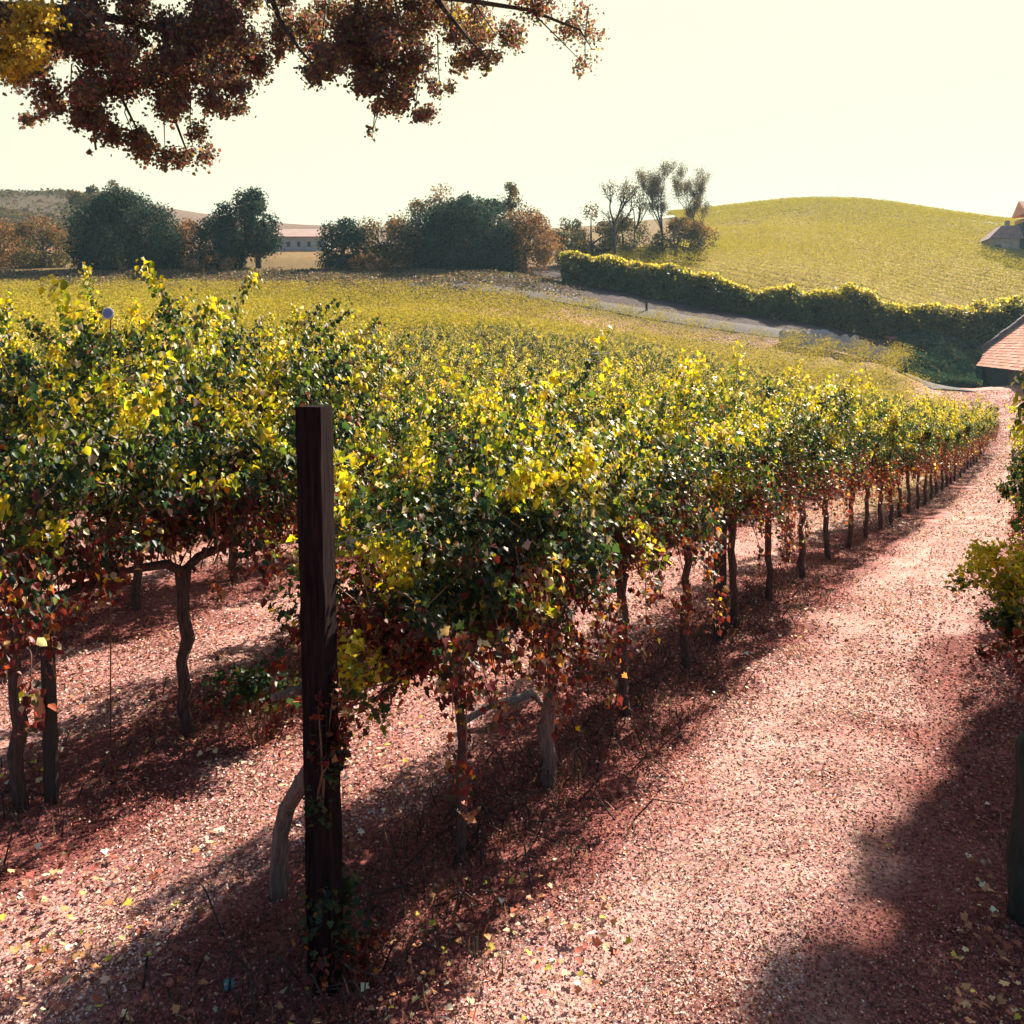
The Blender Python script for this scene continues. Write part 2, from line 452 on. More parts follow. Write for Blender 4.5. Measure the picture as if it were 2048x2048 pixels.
# ------------------------------------------------------------------ vines
YEL = [(5, (.56, .44, .02)), (4, (.44, .40, .02)), (3, (.24, .28, .02)), (1, (.55, .36, .05)), (.6, (.5, .38, .2))]
GRN = [(4, (.08, .12, .02)), (3, (.05, .085, .02)), (3, (.15, .19, .02)), (1, (.36, .32, .03)), (.4, (.4, .3, .15))]
DRK = [(4, (.018, .042, .024)), (3, (.034, .065, .022)), (1, (.08, .09, .02)), (.5, (.09, .035, .02))]
FYEL = [(5, (.50, .40, .06)), (4, (.42, .36, .06)), (2, (.32, .30, .05)), (1, (.55, .40, .14))]
PALE = [(2, (.55, .42, .32)), (1, (.62, .55, .42)), (1, (.42, .28, .16))]
RED = [(5, (.15, .022, .022)), (4, (.085, .02, .02)), (1.2, (.28, .06, .02)), (.7, (.34, .18, .07)), (2, (.05, .04, .02)), (.5, (.5, .13, .02))]

def field3(r, scale, n=7):
    """smooth random scalar field over 3-D points, roughly -1..1"""
    kv = unit(r.normal(0, 1, (n, 3))) * (2 * math.pi / scale) * r.uniform(.6, 1.5, (n, 1)); ph = r.uniform(0, 6.28, n)
    return lambda p: np.sin(p @ kv.T + ph).sum(1) / math.sqrt(n) * .9

def canopy(seed, L=.92, top=2.2, low=.9, nshoot=34, node=.05, per=19, size=(.019, .040), width=.44, droop=16, plumes=3, olive=False, void=.28):
    r = np.random.default_rng(seed)
    C, O, canes = [], [], []
    up = np.array([0, 0, 1.0])
    pl = [(r.uniform(-L * .45, L * .45), r.uniform(.8, 1.16), r.normal(.10, .24)) for _ in range(plumes)]
    for i in range(nshoot + droop):
        side = r.choice([-1, 1])
        pc = pl[r.integers(plumes)]
        if r.uniform() < .7:
            s = pc[0] + r.normal(0, .10); ln = (top - low) * pc[1] * r.uniform(.75, 1.08); d = np.array([pc[2] + r.normal(0, .14), r.normal(0, .20) + side * .08, 1.0])
        else:
            s = r.uniform(-L / 2, L / 2); ln = (top - low) * r.uniform(.45, .85); d = np.array([r.normal(0, .3), r.normal(0, .22) + side * .12, 1.0])
        p = np.array([s, r.normal(0, .05), low + r.uniform(.0, .15)])
        bend = r.uniform(.0, .05) * side; sag = r.uniform(0, .04)
        if i >= nshoot:
            p[2] = low + r.uniform(.25, .8); p[1] = side * r.uniform(.05, .2)
            d = np.array([r.normal(0, .4), side * 1.0, r.uniform(-.1, .5)]); ln = r.uniform(.5, 1.0); sag = r.uniform(.10, .2); bend = 0
        d /= np.linalg.norm(d)
        if i < nshoot: ln *= 1.20 - .72 * min(1, (2 * abs(s) / L)) ** 2
        cane = [p.copy()]
        k = max(4, int(ln / node))
        for j in range(k):
            t = j / k
            d = d + np.array([r.normal(0, .06), bend + r.normal(0, .06), -sag * (1 + 1.5 * t)])
            d /= np.linalg.norm(d)
            p = p + d * node
            p[1] = np.clip(p[1], -width * 1.35, width * 1.35)
            if p[2] < .60: break
            if j % 4 == 0: cane.append(p.copy())
            m = r.poisson(per * (1.15 - .6 * t)) if t > .05 else 1
            o = unit(r.normal(0, 1, (m, 3))) * (r.uniform(.02, .14, (m, 1)) * (1.2 - .7 * t))
            C.append(p + o); O.append(o)
        canes.append(cane)
    C = np.concatenate(C); O = np.concatenate(O)
    # ragged clumps: leaves are missing where a small-scale field is low
    f1 = field3(r, .40); f2 = field3(r, .52)
    keep = f1(C) > -.62 + r.normal(0, .10, len(C))
    C, O = C[keep], O[keep]
    n = len(C)
    outw = np.zeros((n, 3)); outw[:, 1] = np.sign(C[:, 1]) * .8 * (np.abs(C[:, 1]) > .06)
    N = outw + up * r.uniform(.1, .9, (n, 1)) + r.normal(0, .6, (n, 3))
    D = O * 3 + np.c_[r.normal(0, .4, n), np.sign(C[:, 1]) * .5, np.full(n, -.8)]
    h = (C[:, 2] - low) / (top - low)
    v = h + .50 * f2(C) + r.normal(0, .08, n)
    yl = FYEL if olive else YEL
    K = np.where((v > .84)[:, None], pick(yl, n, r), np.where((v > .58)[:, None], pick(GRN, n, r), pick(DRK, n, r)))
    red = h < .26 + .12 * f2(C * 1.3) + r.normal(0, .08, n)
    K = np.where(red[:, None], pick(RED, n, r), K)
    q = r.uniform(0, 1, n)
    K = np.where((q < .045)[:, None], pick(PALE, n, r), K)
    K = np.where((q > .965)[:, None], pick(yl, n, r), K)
    S = r.uniform(size[0], size[1], n) * r.choice([.7, 1, 1.25], n)
    return C, N, D, S, K, canes

def canopy_meshes(seed, **kw):
    tm = kw.pop('tmpl', LOBED)
    C, N, D, S, K, canes = canopy(seed, **kw)
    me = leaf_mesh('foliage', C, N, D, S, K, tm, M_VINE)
    mb = MB()
    for c in canes:
        if len(c) > 2: mb.tube(c, np.linspace(.006, .0022, len(c)), 4)
    return me, mb.mesh('canes', M_CANE, True)

def trunk_mesh(seed, low=.92, base=(0, 0), lean=(0, 0), L=1.3, r0=.035, mat=None, curve=None):
    rr = random.Random(seed)
    mb = MB()
    pts = []
    if curve: pts = [Vector(q) for q in curve]
    else:
        n = 9
        for i in range(n):
            t = i / (n - 1)
            pts.append(Vector((lean[0] * t + rr.uniform(-.018, .018), lean[1] * t + rr.uniform(-.018, .018), -.12 + t * (low + .12))))
    k = len(pts)
    mb.tube(pts, [r0 * (1.35 if i == 0 else 1.0) * (1.0 - .15 * i / k + (.35 if i == k - 1 else 0)) for i in range(k)], 11, .22)
    top = pts[-1]
    for s in (-1, 1):
        arm = [top + Vector((s * q, rr.uniform(-.02, .02), .03 + .03 * math.sin(q * 5) + (0 if q else -.05))) for q in np.linspace(0, L / 2, 7)]
        mb.tube(arm, np.linspace(r0 * .75, r0 * .35, 7), 7, .2)
    return mb.mesh('trunk', mat or M_BARK, True)

RZ = math.atan2(U[1], U[0])
def vine(x, y, trunk_me, fol_me, cane_me, label, group=None, sink=0.0, rz=None, sc=1.0, with_trunk=True):
    t = empty('grapevine', (x, y, hz(x, y) - sink), RZ if rz is None else rz)
    t.scale = (sc, sc, sc)
    tag(t, label, 'grapevine', group)
    link('trunk', trunk_me, t); link('canes', cane_me, t); link('foliage', fol_me, t)
    return t
def row_pt(k, Y):
    """point on vine row k (0 = front row, stepping to the left) at depth Y"""
    off = -2.71 - k * 2.05 * 1.1663
    return .6 * Y + off, Y

# front row: the nine nearest are individuals with their own canopy
front = [(3.92, dict(top=2.42, nshoot=34, droop=20, L=.75, width=.32, plumes=2), 'grapevine with a bent bare trunk leaning toward the tall dark post'),
         (4.12, dict(top=2.15, nshoot=30, L=.85, droop=18), 'grapevine with a thin dark trunk, next after the tall post'),
         (4.84, dict(top=2.18, nshoot=36, droop=20), 'grapevine with a stout straight brown trunk and orange leaves at its foot of canopy'),
         (5.75, dict(top=2.35, nshoot=34), 'tall bushy grapevine in the front row, just left of the second square post'),
         (6.65, dict(top=2.25, nshoot=30), 'grapevine whose trunk is hidden close before the second square post'),
         (7.75, dict(top=2.35, nshoot=34), 'grapevine directly behind the second square post in the front row'),
         (8.77, dict(top=2.25, nshoot=30), 'grapevine with a short dark trunk standing right of the second square post'),
         (9.9, dict(top=2.15, nshoot=28), 'second grapevine beyond the second square post of the front row'),
         (11.1, dict(top=2.15, nshoot=28), 'third grapevine beyond the second square post of the front row')]
lo = []
for i, (Y, kw, lab) in enumerate(front):
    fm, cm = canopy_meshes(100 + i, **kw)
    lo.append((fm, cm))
    x, y = row_pt(0, Y)
    if i == 0:
        bx, by = px2x(556, 3.80), 3.80
        # curve in local row axes: from the bare base up to the post
        dx, dy = bx - x, by - y
        lx = dx * U[0] + dy * U[1]; ly = dx * VV[0] + dy * VV[1]
        zb = hz(bx, by) - hz(x, y)
        hx_, hy_ = px2x(634, 3.62) - x, 3.62 - y
        gx_ = hx_ * U[0] + hy_ * U[1]; gy_ = hx_ * VV[0] + hy_ * VV[1]
        f = lambda t: (lx + (gx_ - lx) * t, ly + (gy_ - ly) * t)
        cv = [(*f(0), zb - .1), (*f(.02), zb + .14), (*f(.08), zb + .30), (*f(.26), zb + .43), (*f(.58), zb + .53), (*f(.92), zb + .66), (*f(1.0), .82), (*f(1.05), .98)]
        tm = trunk_mesh(1, L=.5, r0=.036, curve=cv, mat=M_PALEBARK)
    elif i == 1: tm = trunk_mesh(2, r0=.026, lean=(.02, .02))
    elif i == 2: tm = trunk_mesh(3, r0=.043, lean=(.03, .0), mat=M_PALEBARK)
    else: tm = trunk_mesh(3 + i, r0=.034, lean=(random.uniform(-.05, .05), random.uniform(-.05, .05)))
    vine(x, y, tm, fm, cm, lab, 'grapevines of the front row')

# shared variants for the rest
VAR = []
for i in range(9):
    fm, cm = canopy_meshes(200 + i, top=2.2 + .08 * (i % 4), nshoot=30, node=.055, per=17, size=(.024, .045), tmpl=FOLD, plumes=3 + i % 2, olive=i >= 6)
    VAR.append((fm, cm, trunk_mesh(60 + i, lean=(random.uniform(-.06, .06), random.uniform(-.05, .05)))))
spots = []
Y = 12.3
while Y < 40.5:
    x, y = row_pt(0, Y); spots.append((x, y, 0)); Y += 1.12
    if y > 25: Y += .3
# row behind the front row (row 1), then rows 2..
for k in range(1, 9):
    Yk = 3.2 + (k * .35 % 1.1)
    while Yk < 62:
        x, y = row_pt(k, Yk)
        p = 1024 + F * x / y
        if -300 < p < 2080 and in_poly(np.array([x]), np.array([y]), FIELD)[0]:
            spots.append((x, y, k))
        Yk += (.86 if Yk < 9 else 1.05) if k < 4 else 1.2
spots_near = sorted([s for s in spots if s[2] > 0], key=lambda s: s[0] ** 2 + s[1] ** 2)
keep = spots_near[:245]
ROW2 = ['grapevine at the left edge of the photo, beside the thin post of the second row',
        'grapevine of the second row, first to the right of its thin post',
        'grapevine with a slim forked trunk in sunlit litter behind the tall post',
        'grapevine of the second row seen just left of the tall dark post']
c2 = 0
for (x, y, k) in [s for s in spots if s[2] == 0]:
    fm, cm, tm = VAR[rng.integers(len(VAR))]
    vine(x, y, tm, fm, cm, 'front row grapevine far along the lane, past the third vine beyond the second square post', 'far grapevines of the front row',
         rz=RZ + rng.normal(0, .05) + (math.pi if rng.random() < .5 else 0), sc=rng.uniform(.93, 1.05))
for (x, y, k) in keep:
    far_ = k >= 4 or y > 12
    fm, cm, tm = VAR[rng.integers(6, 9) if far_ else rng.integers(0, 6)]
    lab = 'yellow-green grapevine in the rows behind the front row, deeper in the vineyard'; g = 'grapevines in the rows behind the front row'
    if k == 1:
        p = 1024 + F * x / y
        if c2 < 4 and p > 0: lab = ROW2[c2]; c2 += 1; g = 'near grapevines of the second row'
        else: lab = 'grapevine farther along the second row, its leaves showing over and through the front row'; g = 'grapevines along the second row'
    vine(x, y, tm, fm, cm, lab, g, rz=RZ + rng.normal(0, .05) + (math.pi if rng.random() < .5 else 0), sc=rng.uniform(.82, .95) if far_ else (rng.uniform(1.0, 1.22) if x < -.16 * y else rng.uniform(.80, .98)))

# the rest of the field: rows too many to count, one object of leaf clumps
kept = set((round(a, 3), round(b, 3)) for a, b, _ in keep)
Cs = []
rest = [(x, y) for (x, y, k) in spots if k > 0 and (round(x, 3), round(y, 3)) not in kept]
for k in range(9, 42):
    Yk = 4.0
    while Yk < 63:
        x, y = row_pt(k, Yk)
        p = 1024 + F * x / y
        if -250 < p < 2080 and in_poly(np.array([x]), np.array([y]), FIELD)[0]: rest.append((x, y))
        Yk += 1.1
rest = np.array(rest)
per = 380
n_r = len(rest)
s = rng.uniform(-.62, .62, (n_r, per)); lat = rng.normal(0, .52, (n_r, per))
hh = .85 + 1.25 * rng.beta(2.2, 1.5, (n_r, per)) + rng.normal(0, .10, (n_r, 1))
cx = rest[:, :1] + s * U[0] + lat * VV[0]; cy = rest[:, 1:] + s * U[1] + lat * VV[1]
cx, cy, hh = cx.ravel(), cy.ravel(), hh.ravel()
C = np.c_[cx, cy, height(cx, cy) + hh]
N = rng.normal(0, .5, C.shape) + np.array([0, 0, 1.2]); D = rng.normal(0, 1, C.shape)
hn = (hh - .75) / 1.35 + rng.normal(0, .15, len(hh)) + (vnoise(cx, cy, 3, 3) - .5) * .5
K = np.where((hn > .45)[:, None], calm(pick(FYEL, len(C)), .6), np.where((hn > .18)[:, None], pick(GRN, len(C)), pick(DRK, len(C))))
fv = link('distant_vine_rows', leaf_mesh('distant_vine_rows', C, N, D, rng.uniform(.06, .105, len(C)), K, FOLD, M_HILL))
tag(fv, 'yellow-green carpet of distant vine rows filling the field up to the trees', 'vineyard', kind='stuff')

# right row: only its sprays reach into the frame
for i, Y in enumerate((4.2, 5.2, 6.3, 7.4, 8.5, 9.6, 10.8, 12.0, 13.3, 14.7, 16.2, 17.8)):
    near = 7 < Y < 11
    x, y = .6 * Y + (.26 if near else .62), Y
    fm, cm, tm = VAR[(i * 3) % 6]
    vine(x, y, tm, fm, cm, 'grapevine of the row along the right edge of the lane', 'grapevines of the right edge row', rz=RZ + rng.normal(0, .04), sc=.80 if near else 1.0)

# ------------------------------------------------------------------ posts
def post(px, py_top, py_base, Y, wid, mat, label, lean=(0, 0), rz=.6, cap=None, name='vineyard_post', group=None):
    x = px2x(px, Y); zb = hz(x, Y); zt = py2z(py_top, Y)
    h = zt - zb
    mb = MB()
    n = 24
    rows = []
    for i in range(n + 1):
        t = i / n
        z = -.35 + (h + .35) * t
        rows.append([(sx * wid / 2 * (1 + random.uniform(-.05, .05)) + lean[0] * (1 - t), sy * wid / 2 * (1 + random.uniform(-.05, .05)) + lean[1] * (1 - t), z) for sx, sy in ((-1, -1), (1, -1), (1, 1), (-1, 1))])
    vs = [v for r_ in rows for v in r_]
    fs = [(0, 3, 2, 1), tuple(n * 4 + q for q in range(4))]
    for i in range(n):
        for q in range(4): fs.append((i * 4 + q, i * 4 + (q + 1) % 4, (i + 1) * 4 + (q + 1) % 4, (i + 1) * 4 + q))
    mb.add(vs, fs)
    t = mb.build(name, mat, None)
    t.location = (x, Y, zb); t.rotation_euler = (0, 0, rz)
    tag(t, label, 'post', group)
    return t
post(628, 812, 1960, 3.33, .100, M_POST, 'tall square dark wooden end post at the head of the front vine row', lean=(.06, .0), rz=R(-15))
post(1440, 900, 1270, 7.35, .105, M_POST2, 'second square dark post in the front row, right of the leafy middle', rz=R(-12))
post(95, 1276, 1612, 4.48, .055, M_POST2, 'thin short dark post of the second row near the left edge', lean=(.03, 0), rz=R(10))
Y = 3.72; x = px2x(2066, Y); mb = MB()
mb.tube([(0, 0, -.2), (.01, 0, .05), (-.01, .01, .25), (.015, 0, .5), (0, .01, .72), (.02, 0, .78)], [.13, .10, .08, .075, .065, .04], 14, .14)
o = mb.build('old_stump', M_MOSS, None, True); o.location = (x, Y, hz(x, Y)); tag(o, 'mossy old trunk stump in the shade at the right edge of the lane', 'stump')

# two trellis wires along the front row
M_WIRE = rough_mat('steel_wire', (.20, .19, .18), (.34, .32, .30), 8, .5, .1)
for hgt_, lab in ((1.0, 'lower thin steel trellis wire running along the front vine row'), (1.62, 'upper thin steel trellis wire running along the front vine row')):
    mb = MB(); pp_ = []
    for Yw in np.linspace(3.36, 39.5, 60):
        xw, yw = row_pt(0, Yw)
        pp_.append(Vector((xw, yw, hz(xw, yw) + hgt_)))
    b0 = pp_[0].copy(); mb.tube([p - b0 for p in pp_], .0022, 5)
    o = mb.build('trellis_wire', M_WIRE, None, True); o.location = b0; tag(o, lab, 'wire')

# ------------------------------------------------------------------ overhanging tree
OV_Y = 9.2
MAR = [(5, (.17, .065, .06)), (3, (.085, .052, .058)), (2.5, (.17, .10, .08)), (2.5, (.15, .135, .06)), (.8, (.34, .20, .06)), (1.5, (.07, .09, .10)), (1.5, (.22, .065, .08))]
GOLD = [(4, (.50, .34, .04)), (3, (.38, .25, .03)), (1, (.2, .17, .04))]
clumps = [(270, 60, 230, 120, 1.0, 0), (120, 110, 130, 75, .8, 0), (400, 120, 110, 90, .9, 0), (480, 60, 60, 80, .7, 0), (250, 185, 150, 60, .8, 0), (60, 150, 70, 40, .5, 0),
          (95, 222, 42, 28, .6, 0), (150, 238, 40, 25, .4, 0), (205, 235, 45, 40, .7, 0), (270, 275, 48, 42, .8, 0), (330, 300, 40, 34, .7, 0), (385, 290, 38, 40, .7, 0), (365, 325, 40, 15, .4, 0),
          (455, 215, 42, 28, .6, 0), (420, 180, 60, 40, .7, 0), (190, 290, 10, 20, .3, 0), (470, 150, 40, 40, .5, 0),
          (560, 85, 40, 25, .5, 0), (640, 40, 90, 60, .9, 0), (640, 130, 42, 38, .7, 0), (720, 60, 120, 90, 1.0, 0), (720, 140, 60, 45, .7, 0), (800, 90, 90, 75, .9, 0),
          (790, 180, 65, 45, .7, 0), (830, 225, 48, 26, .5, 0), (880, 180, 40, 25, .3, 0), (745, 262, 16, 22, .15, 0), (770, 210, 50, 25, .4, 0),
          (900, 50, 80, 60, .8, 1), (920, 110, 60, 35, .6, 0), (980, 115, 35, 26, .5, 0), (985, 40, 60, 50, .5, 0), (1060, 30, 55, 45, .30, 0), (1130, 60, 60, 50, .20, 0), (1180, 70, 40, 55, .13, 0), (1170, 125, 36, 22, .08, 0),
          (35, 60, 75, 75, .9, 2), (10, 120, 30, 20, .5, 2), (300, -120, 330, 110, .9, 0), (780, -110, 280, 90, .8, 0), (1050, -70, 120, 60, .4, 0)]
Cl, Kl = [], []
for (a, b, rx, ry, dens, pal) in clumps:
    Yc = OV_Y + rng.normal(0, .5) - (1.4 if pal == 2 else 0)
    sub = max(3, int(rx * ry / 700))
    tot = int(dens * rx * ry * .78)
    sx = rng.normal(0, .52, sub); sy = rng.normal(0, .52, sub); szz = rng.normal(0, .6, sub)
    idx = rng.integers(0, sub, tot)
    q = rng.normal(0, 1, (tot, 3)); rad = min(26, min(rx, ry) * .5)
    pxx = a + np.clip(sx[idx], -1, 1) * rx + q[:, 0] * rad * .6
    pyy = b + np.clip(sy[idx], -1, 1) * ry + q[:, 1] * rad * .6
    dY = Yc + szz[idx] * rx / F * OV_Y * .6 + q[:, 2] * .12
    Cl.append(np.c_[(pxx - 1024) / F * dY, dY, EYE + (HOR - pyy) / F * dY])
    pp = [MAR, MAR + GOLD[:2], GOLD][pal]
    Kl.append(pick(pp, tot))
C = np.concatenate(Cl); K = np.concatenate(Kl) * .98
N = rng.normal(0, 1, C.shape); D = rng.normal(0, 1, C.shape) + np.array([0, 0, -.6])
tx, ty = -8.2, 10.2
ot = empty('overhanging_tree', (tx, ty, hz(tx, ty)))
tag(ot, 'large maroon-leaved tree whose branches hang in from the upper left', 'tree')
mb = MB()
def W(px, py, Y=OV_Y): return Vector((px2x(px, Y) - tx, Y - ty, py2z(py, Y) - hz(tx, ty)))
mb.tube([(0, 0, -.3), (.05, 0, 1.2), (-.05, .05, 2.6), (.1, 0, 4.0), (.4, -.1, 5.2)], [.34, .27, .24, .21, .17], 12, .06)
mb.build('trunk', M_TRUNK, ot, True)
mb = MB()
def limb(pts, r0, r1): mb.tube(pts, np.linspace(r0, r1, len(pts)), 7, .08)
limb([(.1, 0, 4.0), (1.5, -.3, 5.2), W(-100, 10), W(150, 20), W(330, 60), W(430, 120), W(455, 200)], .10, .008)
limb([(.4, -.1, 5.2), (2.0, -.4, 6.6), W(200, -110), W(520, -60), W(760, -20), W(930, 0), W(1060, 20), W(1160, 60), W(1185, 100)], .075, .003)
limb([W(150, 20), W(180, 120), W(190, 200), W(186, 250), W(192, 300)], .035, .010)
limb([W(330, 60), W(330, 160), W(350, 240), W(380, 320)], .03, .006)
limb([W(190, 130), W(120, 190), W(85, 230)], .02, .005)
limb([W(230, 170), W(260, 230), W(290, 290)], .02, .005)
limb([W(520, -60), W(560, 40), W(600, 100), W(645, 150)], .04, .006)
limb([W(700, -30), W(740, 70), W(770, 150), W(820, 220)], .045, .006)
limb([W(770, 150), W(750, 220), W(745, 275)], .012, .003)
limb([W(870, -5), W(930, 70), W(980, 125)], .03, .005)
limb([W(1060, 20), W(1110, 70), W(1165, 125)], .01, .003)
for (a, b, rx, ry, dens, pal) in clumps:
    if b > 80 and b < 320: limb([W(a + rng.normal(0, 15), b - 110), W(a + rng.normal(0, 12), b - 50), W(a, b), W(a + rng.normal(0, rx * .3), b + ry * .4)], .008, .002)
mb.build('branches', M_TRUNK, ot, True)
C = C - np.array([tx, ty, hz(tx, ty)])
link('foliage', leaf_mesh('foliage', C, N, D, rng.uniform(.022, .050, len(C)), K, FOLD, M_OVER), ot)

# ------------------------------------------------------------------ background trees and bushes
TEAL = [(5, (.020, .044, .040)), (3, (.032, .055, .045)), (1, (.07, .06, .035))]
OLIV = [(4, (.10, .095, .035)), (3, (.06, .08, .035)), (3, (.18, .10, .045)), (1, (.28, .15, .06))]
RUST = [(4, (.30, .14, .065)), (3, (.20, .11, .05)), (2, (.40, .21, .09)), (1, (.08, .08, .035))]
GREY = [(4, (.17, .12, .09)), (3, (.10, .09, .07)), (1, (.28, .16, .10))]
def bush_tree(px0, px1, py_top, Y, pal, label, name='broadleaf_tree', cat='tree', nl=12000, ls=(.13, .26), lobes=30, lf=1.2, py_bot=None, seed=0, trunk=None, group='trees beyond the vineyard', flat=.0, shape=1.0, toppal=None):
    r = np.random.default_rng(500 + seed)
    e_ = (px1 - px0) * .07
    x0, x1 = px2x(px0 - e_, Y), px2x(px1 + e_, Y)
    xc = (x0 + x1) / 2; zb = hz(xc, Y)
    hw = (x1 - x0) / 2; zt = py2z(py_top, Y) - zb
    z0 = -.2 if py_bot is None else py2z(py_bot, Y) - zb
    root = empty(name, (xc, Y, zb)); tag(root, label, cat, group)
    H = zt - z0
    # lobes over an uneven ellipsoid
    th = r.uniform(0, 2 * math.pi, lobes); u = np.where(r.uniform(0, 1, lobes) < .3, r.uniform(-1.05, -.65, lobes), r.uniform(-1, 1, lobes)); rr = np.cbrt(r.uniform(.25, 1, lobes))
    wide = np.where(u < -.1, .95 - .25 * np.clip(-u - .3, 0, 1), np.clip(1 - u * u, 0, 1) ** (.62 * shape))
    lx = np.cos(th) * wide * hw * .82 * rr; ly = np.sin(th) * wide * hw * .7 * rr; lz = z0 + H * .46 + u * H * np.where(u > 0, .42, .40) * np.where(u > 0, rr, 1)
    lr = np.where(u > .35, .75, 1) * r.uniform(.20, .40, lobes) * lf * min(hw, H * .6) * 1.1
    idx = r.integers(0, lobes, nl)
    q = unit(r.normal(0, 1, (nl, 3))) * np.power(r.uniform(.15, 1, nl), .4)[:, None]
    C = np.c_[lx[idx], ly[idx], lz[idx]] + q * lr[idx][:, None] * r.uniform(.8, 1.25, (nl, 1))
    C[:, 2] = np.clip(C[:, 2], -.1, None)
    lobe_c = r.uniform(.7, 1.35, lobes)[idx][:, None]
    K = pick(pal, nl, r) * lobe_c
    if toppal is not None:
        h = (C[:, 2] - z0) / H + r.normal(0, .12, nl) + .15 * C[:, 0] / hw
        K = np.where((h > .72)[:, None], pick(toppal, nl, r), K)
    N = q + r.normal(0, .6, (nl, 3)); D = r.normal(0, 1, (nl, 3))
    link('crown', leaf_mesh('crown', C, N, D, r.uniform(ls[0], ls[1], nl), K, FOLD, M_TREE), root)
    mb = MB()
    tk = trunk or (0, 0, .22)
    fork = z0 + H * .35
    mb.tube([(tk[0], 0, -.5), (tk[0] * .8 + .1, 0, fork * .5 + .2), (tk[1], 0, max(fork, .6))], [tk[2] * 1.3, tk[2], tk[2] * .8], 8, .08)
    for b in range(7):
        a = r.integers(0, lobes)
        mb.tube([(tk[1], 0, max(fork, .6) * .95), (lx[a] * .5, ly[a] * .5, (fork + lz[a]) / 2 + .3), (lx[a], ly[a], lz[a])], [tk[2] * .55, tk[2] * .3, tk[2] * .1], 6, .1)
    mb.build('trunk', M_TRUNK, root, True)
    return root

BT = bush_tree
BT(20, 155, 432, 92, OLIV, 'olive and orange bush left of the big round dark tree', 'bush', 'bush', 6000, seed=1, toppal=RUST)
BT(-60, 60, 440, 96, RUST, 'rust-brown bush cut by the left edge of the photo', 'bush', 'bush', 5000, seed=2)
BT(150, 372, 374, 86, TEAL, 'big round dark green tree on the left, broadest of that clump', nl=40000, lobes=90, seed=3, lf=.95)
BT(345, 420, 425, 88, RUST, 'small orange-leaved tree squeezed between two dark trees', nl=4000, seed=4)
BT(385, 490, 428, 86, TEAL, 'low dark green tree under the leaning tall tree', nl=7000, seed=5)
BT(435, 562, 376, 85, TEAL, 'tall dark tree with an open crown beside the gap to the pale field', nl=20000, lobes=46, lf=1.0, seed=6, py_bot=500, trunk=(.9, .2, .24))
BT(140, 200, 360, 150, OLIV, 'pale thin tree on the far hill, left of its twin', nl=1500, ls=(.25, .45), lobes=14, seed=7, py_bot=410)
BT(195, 262, 358, 150, OLIV, 'pale thin tree peeping over the big round dark tree', nl=1500, ls=(.25, .45), lobes=14, seed=8, py_bot=410)
BT(636, 735, 428, 84, TEAL, 'dark green rounded bush right of the pale field gap', 'bush', 'bush', 7000, seed=9)
BT(705, 832, 418, 86, OLIV, 'brownish olive bush between the gap bush and the giant tree', 'bush', 'bush', 9000, seed=10, toppal=RUST)
BT(812, 930, 366, 90, OLIV, 'tree with rusty crown top behind the left flank of the giant dark tree', nl=9000, seed=11, toppal=RUST)
BT(828, 1045, 383, 85, TEAL, 'giant dome-shaped dark green tree at the middle of the skyline', nl=52000, lobes=110, seed=12, lf=.95)
BT(985, 1110, 398, 86, RUST, 'rust-orange tree on the right flank of the giant dark tree', nl=10000, seed=13)
BT(990, 1050, 362, 96, OLIV, 'wispy tree top showing above the giant dark tree', nl=1500, lobes=12, seed=14, py_bot=420)
BT(1105, 1170, 425, 98, OLIV, 'small dim bush just right of the rust-orange tree', 'bush', 'bush', 4000, seed=15)
BT(1140, 1225, 402, 96, OLIV, 'upright olive tree left of the bare trunks', nl=6000, seed=16)
BT(1205, 1290, 410, 98, OLIV, 'leafy thicket tree at the foot of the bare trunks', nl=5000, seed=17)
BT(1270, 1430, 432, 97, OLIV, 'low brown scrub under the tall airy tree by the hill', 'bush', 'bush', 8000, seed=18, toppal=RUST)
BT(700, 780, 505, 80, RUST, 'low russet scrub in front of the olive bush', 'bush', 'bush', 3000, seed=19, ls=(.12, .22))
BT(360, 470, 505, 82, RUST, 'low dry scrub in front of the leaning tall tree', 'bush', 'bush', 3000, seed=20, ls=(.12, .22))
BT(588, 622, 438, 150, OLIV, 'tiny far tree peeping over the long pale farm building', nl=700, ls=(.2, .4), lobes=9, seed=30)

